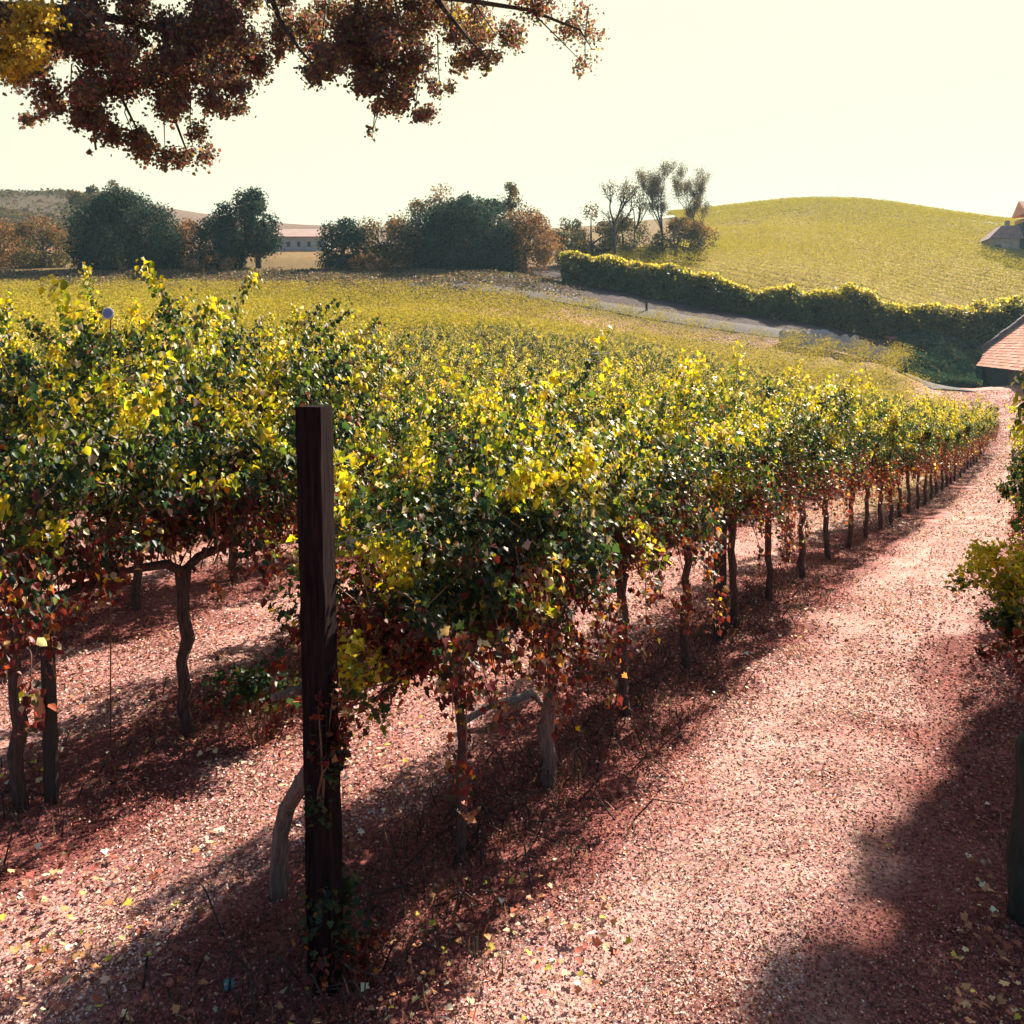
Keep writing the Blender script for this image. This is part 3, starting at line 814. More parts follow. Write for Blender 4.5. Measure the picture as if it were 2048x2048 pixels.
def airy_tree(px, py_top, Y, spread, label, nl, seed, r0=.16, levels=4, lf=(.10, .20)):
    r = random.Random(seed); g = np.random.default_rng(seed)
    x = px2x(px, Y); zb = hz(x, Y); H = py2z(py_top, Y) - zb
    root = empty('airy_tree', (x, Y, zb)); tag(root, label, 'tree', 'airy autumn trees by the hill')
    mb = MB(); tips = []
    def grow(p, d, ln, rad, lev):
        pts = [p]; q = p.copy(); dd = d.copy()
        for i in range(4):
            wob = .02 if lev == 0 else .10
            dd = (dd + Vector((r.gauss(0, wob), r.gauss(0, wob), r.gauss(.06, .06)))).normalized()
            q = q + dd * ln / 4; pts.append(q.copy())
        mb.tube(pts, np.linspace(rad, rad * .6, 5), 6 if lev < 2 else 4)
        if lev >= 2: tips.extend(pts[2:])
        if lev >= levels: return
        for k in range(3 if lev else 5):
            base = pts[r.choice([2, 3, 4])] if lev else pts[r.choice([2, 3, 3, 4])]
            nd = (dd * .5 + Vector((r.uniform(-1, 1) * spread * 1.6, r.gauss(0, spread), r.uniform(.25, .8)))).normalized()
            grow(base, nd, ln * r.uniform(.5, .72), rad * .55, lev + 1)
    grow(Vector((0, 0, -.4)), Vector((0, 0, 1)), H * .58, r0, 0)
    zmax = max(v[2] for v in mb.v); s = H / zmax
    mb.v = [(v[0] * min(1, s * 1.1), v[1], v[2] * s) for v in mb.v]
    mb.build('trunk', M_TRUNK, root, True)
    T = np.array([(t.x * min(1, s * 1.1), t.y, t.z * s) for t in tips])
    C = T[g.integers(0, len(T), nl)] + g.normal(0, .22, (nl, 3))
    link('crown', leaf_mesh('crown', C, g.normal(0, 1, C.shape), g.normal(0, 1, C.shape), g.uniform(*lf, nl), pick(GREY, nl, g), FOLD, M_TREE), root)
BT(2195, 2600, -1150, 13.9, OLIV, 'tall unseen tree added right of the lane to cast shade', nl=60000, ls=(.08, .16), lobes=100, seed=40, py_bot=0, trunk=(0, 0, .2), group='trees by the lane', lf=.55)  # out-of-frame crown, added and shaped to throw the lower-right lane shadow
airy_tree(1232, 353, 92, .35, 'slim nearly bare tree with a dark upright trunk, leftmost of the airy trees', 1000, 5, .20, 3)
airy_tree(1268, 350, 98, .30, 'thin bare tree between the slim trunk and the big airy tree', 350, 8, .13, 3)
airy_tree(1326, 322, 96, .36, 'big airy grey-brown tree with see-through crown by the hill', 11000, 11, .15, 5, lf=(.06, .12))
airy_tree(1388, 320, 99, .34, 'rightmost airy tree with a ragged grey crown against the sky', 13000, 14, .13, 5, lf=(.06, .12))

# ------------------------------------------------------------------ hedge and hill vineyard
hl = [(1125, 78), (1345, 75.5), (1541, 73.8), (1738, 73), (1929, 74.2), (2200, 78)]
tops = [(1125, 512), (1149, 514), (1345, 540), (1541, 566), (1738, 588), (1934, 618), (2048, 602), (2200, 600)]
nh = 80000
pxs = rng.uniform(1125, 2140, nh)
Yh = np.interp(pxs, [a for a, b in hl], [b for a, b in hl])
topz = EYE + (HOR - np.interp(pxs, [a for a, b in tops], [b for a, b in tops])) / F * Yh
hx = (pxs - 1024) / F * Yh
gzh = height(hx, Yh)
hgt = np.clip(topz - gzh, 1.5, None) * (1 + (vnoise(hx, Yh * 0, .9, 8) - .5) * .30 + (vnoise(hx, Yh * 0, 2.8, 9) - .5) * .38)
tt = np.power(rng.uniform(0, 1, nh), .8)
dep = rng.normal(0, .55, nh) + (vnoise(hx, tt * 3, 1.2, 10) - .5) * 1.3
C = np.c_[hx + rng.normal(0, .1, nh), Yh + dep + .6 * tt, gzh + tt * hgt]
N = rng.normal(0, .6, C.shape) + np.array([0, -.3, .4]); D = rng.normal(0, 1, C.shape)
HDK = [(4, (.05, .07, .03)), (3, (.08, .09, .03)), (1, (.14, .10, .04))]
K = np.where((tt + rng.normal(0, .12, nh) > .84)[:, None], pick(FYEL, nh), pick(HDK, nh) * (.6 + 1.1 * vnoise(hx, tt * 2.5, .8, 12))[:, None])
x0, y0 = px2x(1600, 76.3), 76.3
hr = empty('hedge', (x0, y0, hz(x0, y0)))
tag(hr, 'long dark leafy hedge of vines facing the track at the foot of the hill', 'hedge')
link('foliage', leaf_mesh('foliage', C - np.array([x0, y0, hz(x0, y0)]), N, D, rng.uniform(.15, .30, nh), K, FOLD, M_VINE), hr)
mb = MB()
for p in np.arange(1140, 2140, 14):
    yy = float(np.interp(p, [a for a, b in hl], [b for a, b in hl])); xx = px2x(p, yy)
    b0 = Vector((xx - x0, yy - y0, hz(xx, yy) - hz(x0, y0)))
    mb.tube([b0 - Vector((0, 0, .2)), b0 + Vector((random.uniform(-.1, .1), 0, .6)), b0 + Vector((random.uniform(-.2, .2), 0, 1.4))], [.06, .05, .03], 5)
mb.build('stems', M_BARK, hr, True)

nv = 420000
vx = rng.uniform(5, 150, nv); u_ = rng.uniform(0, 1, nv)
vy = 79 * (205 / 79.0) ** u_
ok = in_poly(vx, vy, HILLV) & (vnoise(vx, vy, 6, 9) > .06)
pxv = 1024 + F * vx / vy
ok &= rng.uniform(0, 1, nv) > .85 * np.clip(band(pxv, 1340, 1760, 150) * band(vy, 122, 160, 14) * vnoise(vx, vy, 7, 31) * 1.6, 0, 1)
vx, vy = vx[ok], vy[ok]
row = np.sin((vx * .55 + vy * .83) * 2 * math.pi / 2.2)
hgt = .5 + 1.1 * rng.beta(3, 1.3, len(vx)) * (.8 + .2 * row)
C = np.c_[vx, vy, height(vx, vy) + hgt]
N = rng.normal(0, .32, C.shape) + np.array([0, 0, 1.4]); D = rng.normal(0, 1, C.shape)
HY = [(5, (.47, .40, .06)), (4, (.44, .385, .06)), (2, (.40, .37, .06)), (1, (.48, .38, .08))]
hv_ = link('hillside_vineyard', leaf_mesh('hillside_vineyard', C, N, D, rng.uniform(.12, .21, len(C)) * np.clip(vy / 100, .75, 1.8), calm(pick(HY, len(C)), .35), FOLD, M_HILL))
tag(hv_, 'smooth yellow-green vineyard carpet covering the round hill on the right', 'vineyard', kind='stuff')

# ------------------------------------------------------------------ buildings
M_PLAST = rough_mat('terracotta_plaster', (.60, .20, .13), (.86, .50, .40), 1.6, .9, .3, c3=(.76, .33, .22))
M_ROOF = rough_mat('grey_tiles', (.09, .075, .08), (.26, .22, .22), 3, .85, .6, (1, .25, 1))
M_PLINTH = rough_mat('dark_plinth', (.05, .06, .06), (.12, .13, .12), 3, .9, .4)
M_STONE = rough_mat('grey_brown_wall', (.26, .22, .20), (.46, .39, .35), 2, .9, .3)
M_BROOF = rough_mat('brown_roof', (.20, .11, .11), (.38, .23, .22), 3, .85, .5, (1, .3, 1))
M_DOOR = rough_mat('dark_blue_wood', (.02, .03, .05), (.05, .07, .10), 4, .7, .2)
M_YPL = rough_mat('ochre_plaster', (.40, .22, .06), (.58, .36, .12), 2, .9, .2)

def barn():
    Y = 72.0
    x = px2x(1937, Y); ze = py2z(729, Y)
    root = empty('low_barn', (x, Y, ze), math.atan2(-.966, -.259))   # local x runs along the eave toward the lane, y toward the ridge
    tag(root, 'low barn with sunlit orange roof and grey stone verge where the lane ends', 'barn')
    Ln, Wd, rise = 18.0, 12.0, 4.9
    mb = MB()
    prof = [(.35, -3.2), (Wd - .35, -3.2), (Wd - .35, .05), (Wd / 2, rise - .15), (.35, .05)]
    vs = [(.25, p[0], p[1]) for p in prof] + [(Ln - .25, p[0], p[1]) for p in prof]
    mb.add(vs, [(0, 1, 2, 3, 4), (9, 8, 7, 6, 5)] + [(i, 5 + i, 5 + (i + 1) % 5, (i + 1) % 5) for i in range(5)])
    wl = mb.build('wall', M_PLINTH, root)
    for q in (4.0, 9.5, 14.5):
        mb = MB(); mb.box((q, .33, -.75), (1.0, .14, .7)); mb.build('window', M_DOOR, root)
    mb = MB()
    for s_ in (0, 1):                              # two slopes of overlapping tile courses
        n = 26
        for i in range(n):
            t0, t1 = i / n, min((i + 1.12) / n, 1)
            f = (lambda t: -.25 + (Wd / 2 + .25) * t) if s_ == 0 else (lambda t: Wd + .25 - (Wd / 2 + .25) * t)
            za, zb = -.1 + (rise + .1) * t0 + .16, -.1 + (rise + .1) * t1 + .13
            segs = 60
            for k in range(segs):
                xa, xb = .0 + Ln * k / segs, Ln * (k + 1) / segs
                j = random.uniform(-.012, .012); xm = (xa + xb) / 2
                vs = [(xa, f(t0), za + j - .05), (xm, f(t0), za + j - .035), (xb, f(t0), za + j - .05), (xb, f(t1), zb + j - .05), (xm, f(t1), zb + j - .035), (xa, f(t1), zb + j - .05)]
                mb.add(vs, [(0, 1, 4, 5), (1, 2, 3, 4)])
    rf = mb.build('roof', M_PLAST, root)
    mb = MB(); mb.tube([(-.2, Wd / 2, rise + .12), (Ln + .2, Wd / 2, rise + .12)], .16, 10); mb.build('ridge', M_ROOF, rf)
    for xe in (-.28, Ln + .28):                    # thick stone verge at both ends
        mb = MB(); n = 16
        for s_ in (0, 1):
            for i in range(n):
                t0, t1 = i / n, (i + .96) / n
                f = (lambda t: -.45 + (Wd / 2 + .45) * t) if s_ == 0 else (lambda t: Wd + .45 - (Wd / 2 + .45) * t)
                z0_, z1_ = -.35 + (rise + .35) * t0, -.35 + (rise + .35) * t1
                hh_ = .62 + random.uniform(-.05, .05); w_ = .27 + random.uniform(-.02, .02)
                vs = [(xe - w_, f(t0), z0_ - .1), (xe + w_, f(t0), z0_ - .1), (xe + w_, f(t1), z1_ - .1), (xe - w_, f(t1), z1_ - .1),
                      (xe - w_, f(t0), z0_ + hh_), (xe + w_, f(t0), z0_ + hh_), (xe + w_, f(t1), z1_ + hh_), (xe - w_, f(t1), z1_ + hh_)]
                mb.add(vs, [(3, 2, 1, 0), (4, 5, 6, 7), (0, 1, 5, 4), (1, 2, 6, 5), (2, 3, 7, 6), (3, 0, 4, 7)])
        mb.build('verge', M_ROOF, rf)
barn()

def farmhouse():
    Y = 118.0
    x = px2x(1978, Y); zg = hz(x + 3, Y)
    root = empty('farmhouse', (x, Y, zg), R(-12))
    tag(root, 'small farmhouse with brown roof and ochre wing on the hillside at the right edge', 'house')
    e = py2z(478, Y) - zg; tp = py2z(450, Y) - zg
    if e < 1.2: e = 1.2; tp = 3.2
    mb = MB(); mb.box((2.1, 2.5, e / 2 - .5), (3.4, 4.4, e + 1)); w1 = mb.build('wall', M_STONE, root)
    mb = MB()
    vs = [(-.1, -.1, e), (4.2, -.1, e), (4.2, 5.1, e), (-.1, 5.1, e), (1.9, 1.2, tp), (4.1, 1.2, tp), (4.1, 3.8, tp), (1.9, 3.8, tp)]
    mb.add(vs, [(3, 2, 1, 0), (4, 5, 6, 7), (0, 1, 5, 4), (1, 2, 6, 5), (2, 3, 7, 6), (3, 0, 4, 7)])
    rf = mb.build('roof', M_BROOF, root)
    mb = MB(); mb.box((3.0, 2.6, tp + .3), (.5, .5, 1.0)); mb.build('chimney', M_STONE, rf)
    mb = MB(); mb.box((1.2, .27, e * .5), (.7, .12, .9)); wd = mb.build('window', M_DOOR, root)
    mb = MB(); mb.box((1.2, .22, e * .5 - .5), (.9, .2, .1)); mb.build('sill', M_STONE, wd)
    # ochre wing
    mb = MB(); mb.box((7.0, 2.6, (tp + 1.0) / 2 - .5), (4.6, 5.0, tp + 2.0)); mb.build('wing_wall', M_YPL, root, None)
    mb = MB(); mb.box((4.5, 2.0, (tp + .3) / 2 - .3), (.5, 3.2, tp + .9)); mb.build('downpipe_wall', M_DOOR, root)
    mb = MB(); z = tp + 1.5
    vs = [(4.4, -.3, z), (9.6, -.3, z), (9.6, 5.4, z), (4.4, 5.4, z), (4.4, 2.55, z + 1.9), (9.6, 2.55, z + 1.9)]
    mb.add(vs, [(3, 2, 1, 0), (0, 1, 5, 4), (2, 3, 4, 5), (0, 4, 3), (1, 2, 5)])
    mb.build('wing_roof', M_PLAST, root)
    mb = MB(); mb.box((6.6, .06, tp * .6), (.8, .1, 1.0)); mb.build('window', M_DOOR, root)
farmhouse()

def long_building():
    Y = 128.0
    x0, x1 = px2x(520, Y), px2x(655, Y); zb = min(hz(x0, Y), hz(x1, Y)) - .3
    root = empty('farm_building', (x0, Y, zb)); tag(root, 'long low pale farm building with pinkish roof in the gap between dark trees', 'building')
    e = py2z(474, Y) - zb; tp = py2z(453, Y) - zb; Lb = x1 - x0
    M_PW = rough_mat('pale_wall', (.40, .36, .34), (.54, .50, .46), 1.2, .9, .2)
    M_PR = rough_mat('pink_roof', (.44, .28, .24), (.58, .40, .34), 1.5, .9, .3, (.4, 1, 1))
    mb = MB(); mb.box((Lb / 2, 3.0, e / 2), (Lb, 6.0, e)); mb.build('wall', M_PW, root)
    mb = MB()
    vs = [(-.4, -.5, e + .02), (Lb + .4, -.5, e + .02), (Lb + .4, 6.5, e + .02), (-.4, 6.5, e + .02), (.3, 3.0, tp), (Lb - .3, 3.0, tp)]
    mb.add(vs, [(3, 2, 1, 0), (0, 1, 5, 4), (2, 3, 4, 5), (0, 4, 3), (1, 2, 5)]); mb.build('roof', M_PR, root)
    for i in range(6):
        mb = MB(); mb.box((1.2 + i * (Lb - 2.4) / 5, -.02, e * .55), (.42, .16, .7)); mb.build('window', M_DOOR, root)
long_building()

# ------------------------------------------------------------------ small things
M_BLUE = rough_mat('blue_netting', (.16, .22, .32), (.42, .48, .58), 16, .7, .4)
M_SIGNB = rough_mat('blue_paint', (.14, .22, .50), (.20, .30, .62), 3, .4, .05)
M_WHITE = rough_mat('white_paint', (.70, .70, .70), (.82, .82, .80), 3, .5, .05)
M_DARK = rough_mat('dark_stake', (.03, .02, .02), (.07, .05, .05), 6, .8, .3)
M_TEAL = rough_mat('teal_plastic', (.05, .22, .24), (.10, .36, .38), 8, .4, .2)
M_ORAN = rough_mat('orange_clay', (.42, .15, .07), (.60, .26, .14), 7, .7, .3)
M_PALE = rough_mat('pale_stone', (.55, .50, .40), (.80, .76, .62), 9, .8, .5)
M_DEAD = rough_mat('dead_wood', (.12, .09, .085), (.36, .30, .27), 14, .9, .7, (4, 4, 1))

# round blue marker on a stake
Y = 5.12; x = px2x(218, Y); z = py2z(627, Y)
mk = empty('round_marker', (x, Y, hz(x, Y))); tag(mk, 'small round blue disc with white rim standing above the left vines', 'marker')
mb = MB(); mb.tube([(0, .02, -.3), (0, .02, z - hz(x, Y))], [.0045, .004], 6); mb.build('stake', M_CANE, mk)
zc = z - hz(x, Y)
mb = MB(); mb.tube([(0, -.02, zc), (0, .004, zc)], [.026, .026], 24); mb.build('disc', M_SIGNB, mk)
mb = MB()
ring = [(math.cos(a) * .029, -.012, zc + math.sin(a) * .029) for a in np.linspace(0, 2 * math.pi, 25)]
mb.tube(ring, .006, 8); mb.build('rim', M_WHITE, mk, True)

# blue netting fence by the track
nf = empty('netting_fence', (px2x(1690, 66), 66, hz(px2x(1690, 66), 66))); tag(nf, 'low pale blue netting fence strung along the track', 'fence')
base = nf.location.copy()
pts = []
for p in np.linspace(1560, 1815, 60):
    yy = 64.9 + .2 * math.sin(p * .05); xx = px2x(p, yy); pts.append(Vector((xx, yy, hz(xx, yy))) - base)
mb = MB()
hts = [(.72 + .10 * math.sin(i * .4) + .08 * math.sin(i * 1.3) + random.uniform(-.10, .10)) * (1.0 if i < 42 else .75) + .62 - .5 * max(0, 14 - i) / 14 for i in range(60)]
for i in range(59):
    a, b = pts[i], pts[i + 1]
    vs = []
    for dy in (-.02, .02):
        vs += [a + Vector((0, dy, .05)), b + Vector((0, dy, .05)), b + Vector((0, dy, hts[i + 1])), a + Vector((0, dy, hts[i]))]
    mb.add(vs, [(0, 1, 2, 3), (7, 6, 5, 4), (3, 2, 6, 7), (0, 4, 5, 1)])
mb.build('net', M_BLUE, nf)
for i in range(0, 60, 8):
    mb = MB(); mb.tube([pts[i] + Vector((0, .07, -.3)), pts[i] + Vector((0, .07, hts[i] - .04))], .035, 6); mb.build('stake', M_DARK, nf)

Y = 68.5; x = px2x(1293, Y); mb = MB(); mb.tube([(0, 0, -.3), (0, 0, .4), (.02, 0, .85)], [.10, .09, .09], 8, .1)
o = mb.build('stake', M_DARK); o.name = 'wooden_stake'; o.location = (x, Y, hz(x, Y)); tag(o, 'lone short dark stake at the near edge of the pale track', 'stake')

# pale dry leaf / stone cluster in the sunlit litter
def pebble(px, py, Y, s, label, mat, name, cat, grp=None, flat=.55):
    import bmesh
    me = bpy.data.meshes.new(name); bm = bmesh.new()
    bmesh.ops.create_icosphere(bm, subdivisions=3, radius=s)
    for v in bm.verts:
        k = 1 + .28 * math.sin(v.co.x * 3.1 / s + px) * math.cos(v.co.y * 2.3 / s + py) + random.uniform(-.05, .05)
        v.co = Vector((v.co.x * k, v.co.y * k * .9, v.co.z * flat * k))
    bm.to_mesh(me); bm.free(); me.materials.append(mat)
    for p in me.polygons: p.use_smooth = True
    o = link(name, me); x = px2x(px, Y); o.location = (x, Y, hz(x, Y) + s * flat * .5); o.rotation_euler = (random.uniform(-.3, .3), random.uniform(-.3, .3), random.uniform(0, 3))
    tag(o, label, cat, grp); return o
def Yat(px, py):
    Y = 4.0
    for _ in range(40): Y = Y * .5 + .5 * (EYE - hz(px2x(px, Y), Y)) * F / (py - HOR)
    return Y
for (a, b, s, lab) in ((436, 1668, .030, 'largest of the pale cream stones lying in sunlit litter left of the bent trunk'), (408, 1682, .020, 'small pale stone left of the largest cream stone'),
                       (402, 1698, .018, 'small pale stone below left in the cream stone cluster'), (418, 1712, .019, 'lowest small pale stone of the cream cluster')):
    pebble(a, b, Yat(a, b), s, lab, M_PALE, 'pale_stone', 'stone', 'cream stones in the litter')
a, b = 460, 1972
pebble(a, b, Yat(a, b), .030, 'crumpled teal plastic scrap on dark litter near the bottom left', M_TEAL, 'plastic_scrap', 'litter', flat=.35)
# fallen branch between two trunks
Y1 = Yat(925, 1462); x1 = px2x(925, Y1); Y2 = Yat(1085, 1425); x2 = px2x(1085, Y2)
mb = MB(); z1, z2 = hz(x1, Y1) + .05, hz(x2, Y2) + .05
mb.tube([(0, 0, 0), ((x2 - x1) * .3, (Y2 - Y1) * .3 + .03, .05), ((x2 - x1) * .6, (Y2 - Y1) * .6 - .02, .07), ((x2 - x1) * .85, (Y2 - Y1) * .85, .08), (x2 - x1, Y2 - Y1, z2 - z1)], [.02, .026, .028, .022, .016], 8, .2)
mb.tube([((x2 - x1) * .6, (Y2 - Y1) * .6, .07), ((x2 - x1) * .7, (Y2 - Y1) * .6 + .1, .16)], [.012, .005], 6, .1)
o = mb.build('fallen_branch', M_DEAD, None, True); o.location = (x1, Y1, z1); tag(o, 'fallen grey branch lying on litter between two front row trunks', 'branch')
# clay insulator jar hung on the thin left post and pale shred on its top
Y = 4.41; x = px2x(79, Y)
mb = MB()
zs = [(1392, .014), (1398, .020), (1404, .014), (1412, .022), (1424, .026), (1440, .024), (1452, .017), (1456, .008)]
mb.tube([(0, 0, py2z(q, Y)) for q, _ in zs], [r_ for _, r_ in zs], 16)
o = mb.build('clay_pot', M_ORAN, None, True); o.location = (x, Y, 0); tag(o, 'small orange clay pot hanging at the thin left post', 'pot')

# young leafy sprout bush by the tall post, and the lane-side spray on the right
def sprout(px, py, Y, rx, rz_, n, label, pal, name='leafy_shoot', size=(.035, .065), stem=(0, 0, None)):
    x = px2x(px, Y); zc = py2z(py, Y); zb = hz(x, Y)
    root = empty(name, (x, Y, zb)); tag(root, label, 'shoot')
    sub = 24
    sc = np.clip(rng.normal(0, .5, (sub, 3)), -1, 1) * np.array([rx, rx, rz_])
    idx = rng.integers(0, sub, n)
    C = sc[idx] + rng.normal(0, 1, (n, 3)) * np.array([rx, rx, rz_]) * .17 + np.array([0, 0, zc - zb])
    hh = (C[:, 2] - (zc - zb)) / rz_ + rng.normal(0, .3, n)
    K = np.where((hh > -.1)[:, None], pick(pal[0], n), pick(pal[1], n))
    link('foliage', leaf_mesh('foliage', C, rng.normal(0, .5, C.shape) + np.array([0, 0, .6]), rng.normal(0, 1, C.shape), rng.uniform(*size, n), K, LOBED, M_VINE), root)
    mb = MB()
    for k in range(6):
        e_ = sc[k] + np.array([0, 0, zc - zb])
        b_ = Vector((stem[0] + random.uniform(-.03, .03), stem[1] + random.uniform(-.03, .03), -.05 if stem[2] is None else zc - zb + stem[2]))
        e2 = Vector(e_); mb.tube([b_, b_.lerp(e2, .5) + Vector((0, 0, .04)), e2], [.006, .004, .0025], 5)
    mb.build('stems', M_CANE, root, True)
sprout(738, 1350, 3.50, .13, .15, 330, 'yellow-green leafy shoot growing low just right of the tall post', (YEL, GRN), stem=(-.13, -.04, -.12), size=(.018, .036))
sprout(668, 1850, 3.34, .15, .17, 900, 'dark weedy tuft at the foot of the tall post', (DRK, RED), size=(.015, .035))
sprout(655, 1500, 3.28, .07, .22, 420, 'dry grey-brown vine tangle clinging to the middle of the tall post', (RED, DRK), stem=(-.03, 0, -.2), size=(.015, .032))
sprout(515, 1390, 5.2, .24, .17, 900, 'dark twiggy low bush in the shade left of the tall post', (DRK, RED), size=(.025, .05))
sprout(2012, 1165, 5.2, .24, .20, 1900, 'bright leafy spray reaching over the lane at the right edge', (YEL, GRN), stem=(.5, .1, -.1), size=(.018, .04))
sprout(2040, 1265, 5.4, .20, .18, 1100, 'red-brown leafy clump hanging below the bright spray at the right edge', (DRK, RED), stem=(.4, .1, .1), size=(.018, .04))

# ------------------------------------------------------------------ ground cover: fallen leaves, dry grass
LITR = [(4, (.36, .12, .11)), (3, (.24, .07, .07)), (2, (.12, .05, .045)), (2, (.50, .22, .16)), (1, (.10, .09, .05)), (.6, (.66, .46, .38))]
LIT = [(6, (.68, .47, .42)), (4, (.55, .31, .27)), (2, (.32, .12, .09)), (3, (.76, .53, .47)), (2.2, (.14, .06, .05)), (.5, (.80, .66, .54)), (.9, (.6, .26, .1))]
nl = 420000
Yl = 1.9 * (16 / 1.9) ** rng.uniform(0, 1, nl)
xl = Yl * rng.uniform(-.66, .68, nl)
dens = vnoise(xl, Yl, .5, 11) * .6 + vnoise(xl, Yl, 1.6, 12) * .6
ok = dens > rng.uniform(.1, .95, nl) 
xl, Yl = xl[ok], Yl[ok]
ok = rng.uniform(0, 1, len(xl)) > .55 * np.exp(-((np.abs((xl - .6 * Yl + 1.25) * .857 - .02) - .42) / .15) ** 2)
xl, Yl = xl[ok], Yl[ok]
C = np.c_[xl, Yl, height(xl, Yl) - .024 * np.exp(-((np.abs((xl - .6 * Yl + 1.25) * .857 - .02) - .42) / .15) ** 2) + (vnoise(xl, Yl, .35, 1) - .5) * .03 + (vnoise(xl, Yl, 1.1, 2) - .5) * .05 * np.clip(Yl / 6, .3, 2) + rng.uniform(.003, .022, len(xl))]
N = rng.normal(0, .45, C.shape) + np.array([0, 0, 1.0]); D = rng.normal(0, 1, C.shape)
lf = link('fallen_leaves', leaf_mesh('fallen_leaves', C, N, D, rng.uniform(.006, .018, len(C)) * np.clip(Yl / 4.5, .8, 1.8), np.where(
    (np.minimum.reduce([np.abs(xl - .6 * Yl - o_) * .857 for o_ in (-.35, .25, .75, -2.71, -5.10, -7.49)]) + (vnoise(xl, Yl, .45, 21) - .5) * .35 < .52)[:, None], pick(LITR, len(C)), pick(LIT, len(C))), FOLD, M_LITTER))  # red leaf bands; extra right-hand offsets carry the painted shade tone onto the lane
tag(lf, 'red and tan fallen leaves littering the lane and the vine rows', 'leaf litter', kind='stuff')

# larger single leaves in drifts
nl = 9000
Yl = 2.0 * (13 / 2.0) ** rng.uniform(0, 1, nl); xl = Yl * rng.uniform(-.64, .66, nl)
ok = vnoise(xl, Yl, .9, 61) + rng.normal(0, .08, nl) > np.where(np.abs((xl - .6 * Yl + 1.0) * .857) < .55, .80, .52)
xl, Yl = xl[ok], Yl[ok]
C = np.c_[xl, Yl, height(xl, Yl) + .03]
BIG = [(3, (.50, .24, .12)), (3, (.34, .10, .06)), (2, (.66, .46, .26)), (2, (.20, .08, .05)), (1, (.78, .66, .46)), (.6, (.5, .42, .06))]
dl = link('drifted_leaves', leaf_mesh('drifted_leaves', C, rng.normal(0, .35, C.shape) + np.array([0, 0, 1.0]), rng.normal(0, 1, C.shape), rng.uniform(.018, .042, len(C)), pick(BIG, len(C)), LOBED, M_LITTER))
tag(dl, 'larger brown and cream vine leaves lying in loose drifts on the ground', 'leaf litter', kind='stuff')
# coarse litter farther down the lane
nl = 60000
Yl = 14 * (58 / 14.0) ** rng.uniform(0, 1, nl); xl = .6 * Yl + rng.uniform(-6.5, 2.5, nl)
C = np.c_[xl, Yl, height(xl, Yl) + .015]
cl = link('coarse_litter', leaf_mesh('coarse_litter', C, rng.normal(0, .4, C.shape) + np.array([0, 0, 1.0]), rng.normal(0, 1, C.shape), rng.uniform(.03, .07, nl) * np.clip(Yl / 25, .7, 1.6), pick(LIT, nl), FOLD, M_LITTER))
tag(cl, 'coarse pinkish leaf litter on the far part of the lane', 'leaf litter', kind='stuff')
# tangle of thin dead canes under the first two rows
mb = MB(); rt = random.Random(5)
for _ in range(420):
    k_ = rt.choice([0, 0, 0, 1]); Yq = rt.uniform(3.1, 9.5)
    xq = .6 * Yq - 2.71 - k_ * 2.391 + rt.gauss(0, .25)
    if abs(xq / Yq) > .62: continue
    z_ = hz(xq, Yq); a_ = rt.uniform(0, 6.28); ln_ = rt.uniform(.10, .34); up_ = rt.uniform(.02, .16)
    p0 = Vector((xq, Yq, z_)); d_ = Vector((math.cos(a_), math.sin(a_), 0)) * ln_
    mb.tube([p0, p0 + d_ * .4 + Vector((0, 0, up_)), p0 + d_ * .75 + Vector((rt.gauss(0, .03), 0, up_ * .9)), p0 + d_ + Vector((0, 0, up_ * rt.uniform(.1, .8)))], [.0045, .004, .003, .0015], 4)
tg = mb.build('dead_canes', M_BARK, None, True)
tag(tg, 'tangle of thin dead canes and twigs under the near vine rows', 'twigs', kind='stuff')

ng = 19000
Yg = 2.0 * (40 / 2.0) ** rng.uniform(0, 1, ng)
kk = rng.choice([0, 1, 2, -1], ng, p=[.45, .3, .1, .15])
off = np.where(kk == -1, .4, -2.71 - np.maximum(kk, 0) * 2.391)
xg = .6 * Yg + off + rng.normal(0, .33, ng)
ok = np.abs(xg / Yg) < .7
xg, Yg = xg[ok], Yg[ok]
C = np.c_[xg, Yg, height(xg, Yg) + .02]
BLADE = (np.array([(-.05, 0, 0), (.05, 0, 0), (.03, .6, .06), (0, 1.0, .25), (-.03, .6, .06)]), [(0, 1, 2, 4), (4, 2, 3)])
N = rng.normal(0, 1, C.shape) * np.array([1, 1, .2]); D = rng.normal(0, .35, C.shape) + np.array([0, 0, 1.0])
GP = [(2, (.12, .06, .04)), (3, (.06, .06, .035)), (3, (.20, .06, .05)), (.5, (.3, .2, .12)), (2, (.04, .055, .035))]
gg_ = None
dg = link('dry_grass', leaf_mesh('dry_grass', C, N, D, rng.uniform(.03, .085, len(C)), pick(GP, len(C)), BLADE, M_GRASS))
tag(dg, 'short dry weeds and grass growing under the vine rows', 'grass', kind='stuff')

# scrub wood on the far hill at the left
nb = 26000
pb = rng.uniform(-200, 330, nb); Yb = rng.uniform(140, 262, nb); xb = (pb - 1024) / F * Yb
ok = vnoise(xb, Yb, 14, 41) + rng.normal(0, .12, nb) > .38
xb, Yb = xb[ok], Yb[ok]
C = np.c_[xb, Yb, height(xb, Yb) + rng.uniform(0, 1, len(xb)) * 3.0 * vnoise(xb, Yb, 9, 42)]
fw = link('far_scrub_wood', leaf_mesh('far_scrub_wood', C, rng.normal(0, .7, C.shape) + np.array([0, 0, .6]), rng.normal(0, 1, C.shape), rng.uniform(.4, .9, len(C)), calm(pick(OLIV + [(3, (.16, .09, .08))], len(C)), .6), FOLD, M_HILL))
tag(fw, 'muted grey-green and russet scrub covering the far hill at the left', 'scrub', kind='stuff')

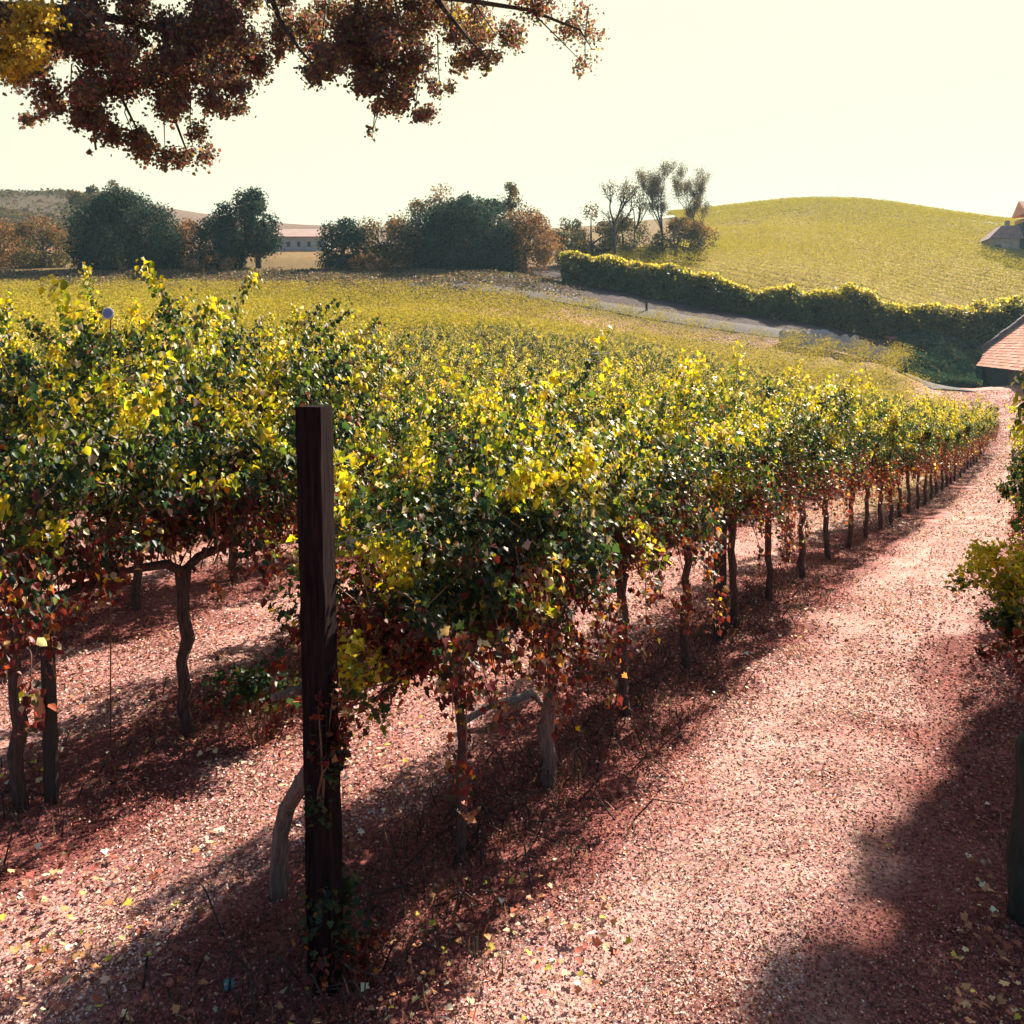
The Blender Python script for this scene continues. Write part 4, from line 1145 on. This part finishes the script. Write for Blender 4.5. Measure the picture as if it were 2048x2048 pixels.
# scrubby grass beyond the field
nb = 40000
pb = rng.uniform(-150, 1180, nb) - np.abs(rng.normal(0, 110, nb)); Yb = rng.uniform(62, 82, nb); xb = (pb - 1024) / F * Yb
C = np.c_[xb, Yb, height(xb, Yb) + rng.uniform(0, .5, nb) * vnoise(xb, Yb, 2, 4)]
SP = [(4, (.20, .12, .085)), (3, (.12, .11, .04)), (2, (.26, .16, .11)), (2, (.10, .10, .04))]
sg = link('scrub_grass', leaf_mesh('scrub_grass', C, rng.normal(0, .6, C.shape) + np.array([0, -.3, .5]), rng.normal(0, 1, C.shape), rng.uniform(.1, .25, nb), pick(SP, nb), FOLD, M_GRASS))
tag(sg, 'dry tan scrub grass on the bank between the field and the trees', 'grass', kind='stuff')

# rough green grass beside the barn
nb = 30000
pb = rng.uniform(1800, 1960, nb); Yb = rng.uniform(62.5, 73.5, nb); xb = (pb - 1024) / F * Yb
C = np.c_[xb, Yb, height(xb, Yb)]
N = rng.normal(0, 1, C.shape) * np.array([1, 1, .2]); D = rng.normal(0, .5, C.shape) + np.array([0, 0, 1.0])
GG = [(4, (.016, .042, .034)), (3, (.024, .052, .04)), (1, (.07, .07, .04))]
C[:, 2] += rng.uniform(0, .5, nb) * vnoise(xb, Yb, 1.3, 71)
gg = link('rough_grass', leaf_mesh('rough_grass', C, N, D, rng.uniform(.18, .50, nb), pick(GG, nb) * (.5 + 1.5 * vnoise(xb, Yb, 1.1, 72))[:, None], FOLD, M_GRASS))
tag(gg, 'dark green rough grass between the track and the low barn', 'grass', kind='stuff')

# ------------------------------------------------------------------ haze
hm, n, l = new_mat('haze_air')
pv = n.new('ShaderNodeVolumePrincipled')
pv.inputs['Color'].default_value = (.55, .85, 1.0, 1)
pv.inputs['Density'].default_value = 0.00028
pv.inputs['Anisotropy'].default_value = 0.3
o = n.new('ShaderNodeOutputMaterial'); l.new(pv.outputs[0], o.inputs['Volume'])
zlo, zhi = float(gz.min()) - 1.5, float(gz.max()) + 8
mb = MB(); mb.box((0, 225, (zlo + zhi) / 2), (1900, 540, zhi - zlo))
hzb = mb.build('haze', hm); tag(hzb, kind='stuff')
print('SCRIPT DONE', len(bpy.data.objects), zlo, zhi, 'keep', len(keep), 'front', len([s for s in spots if s[2] == 0]), 'rest', n_r)
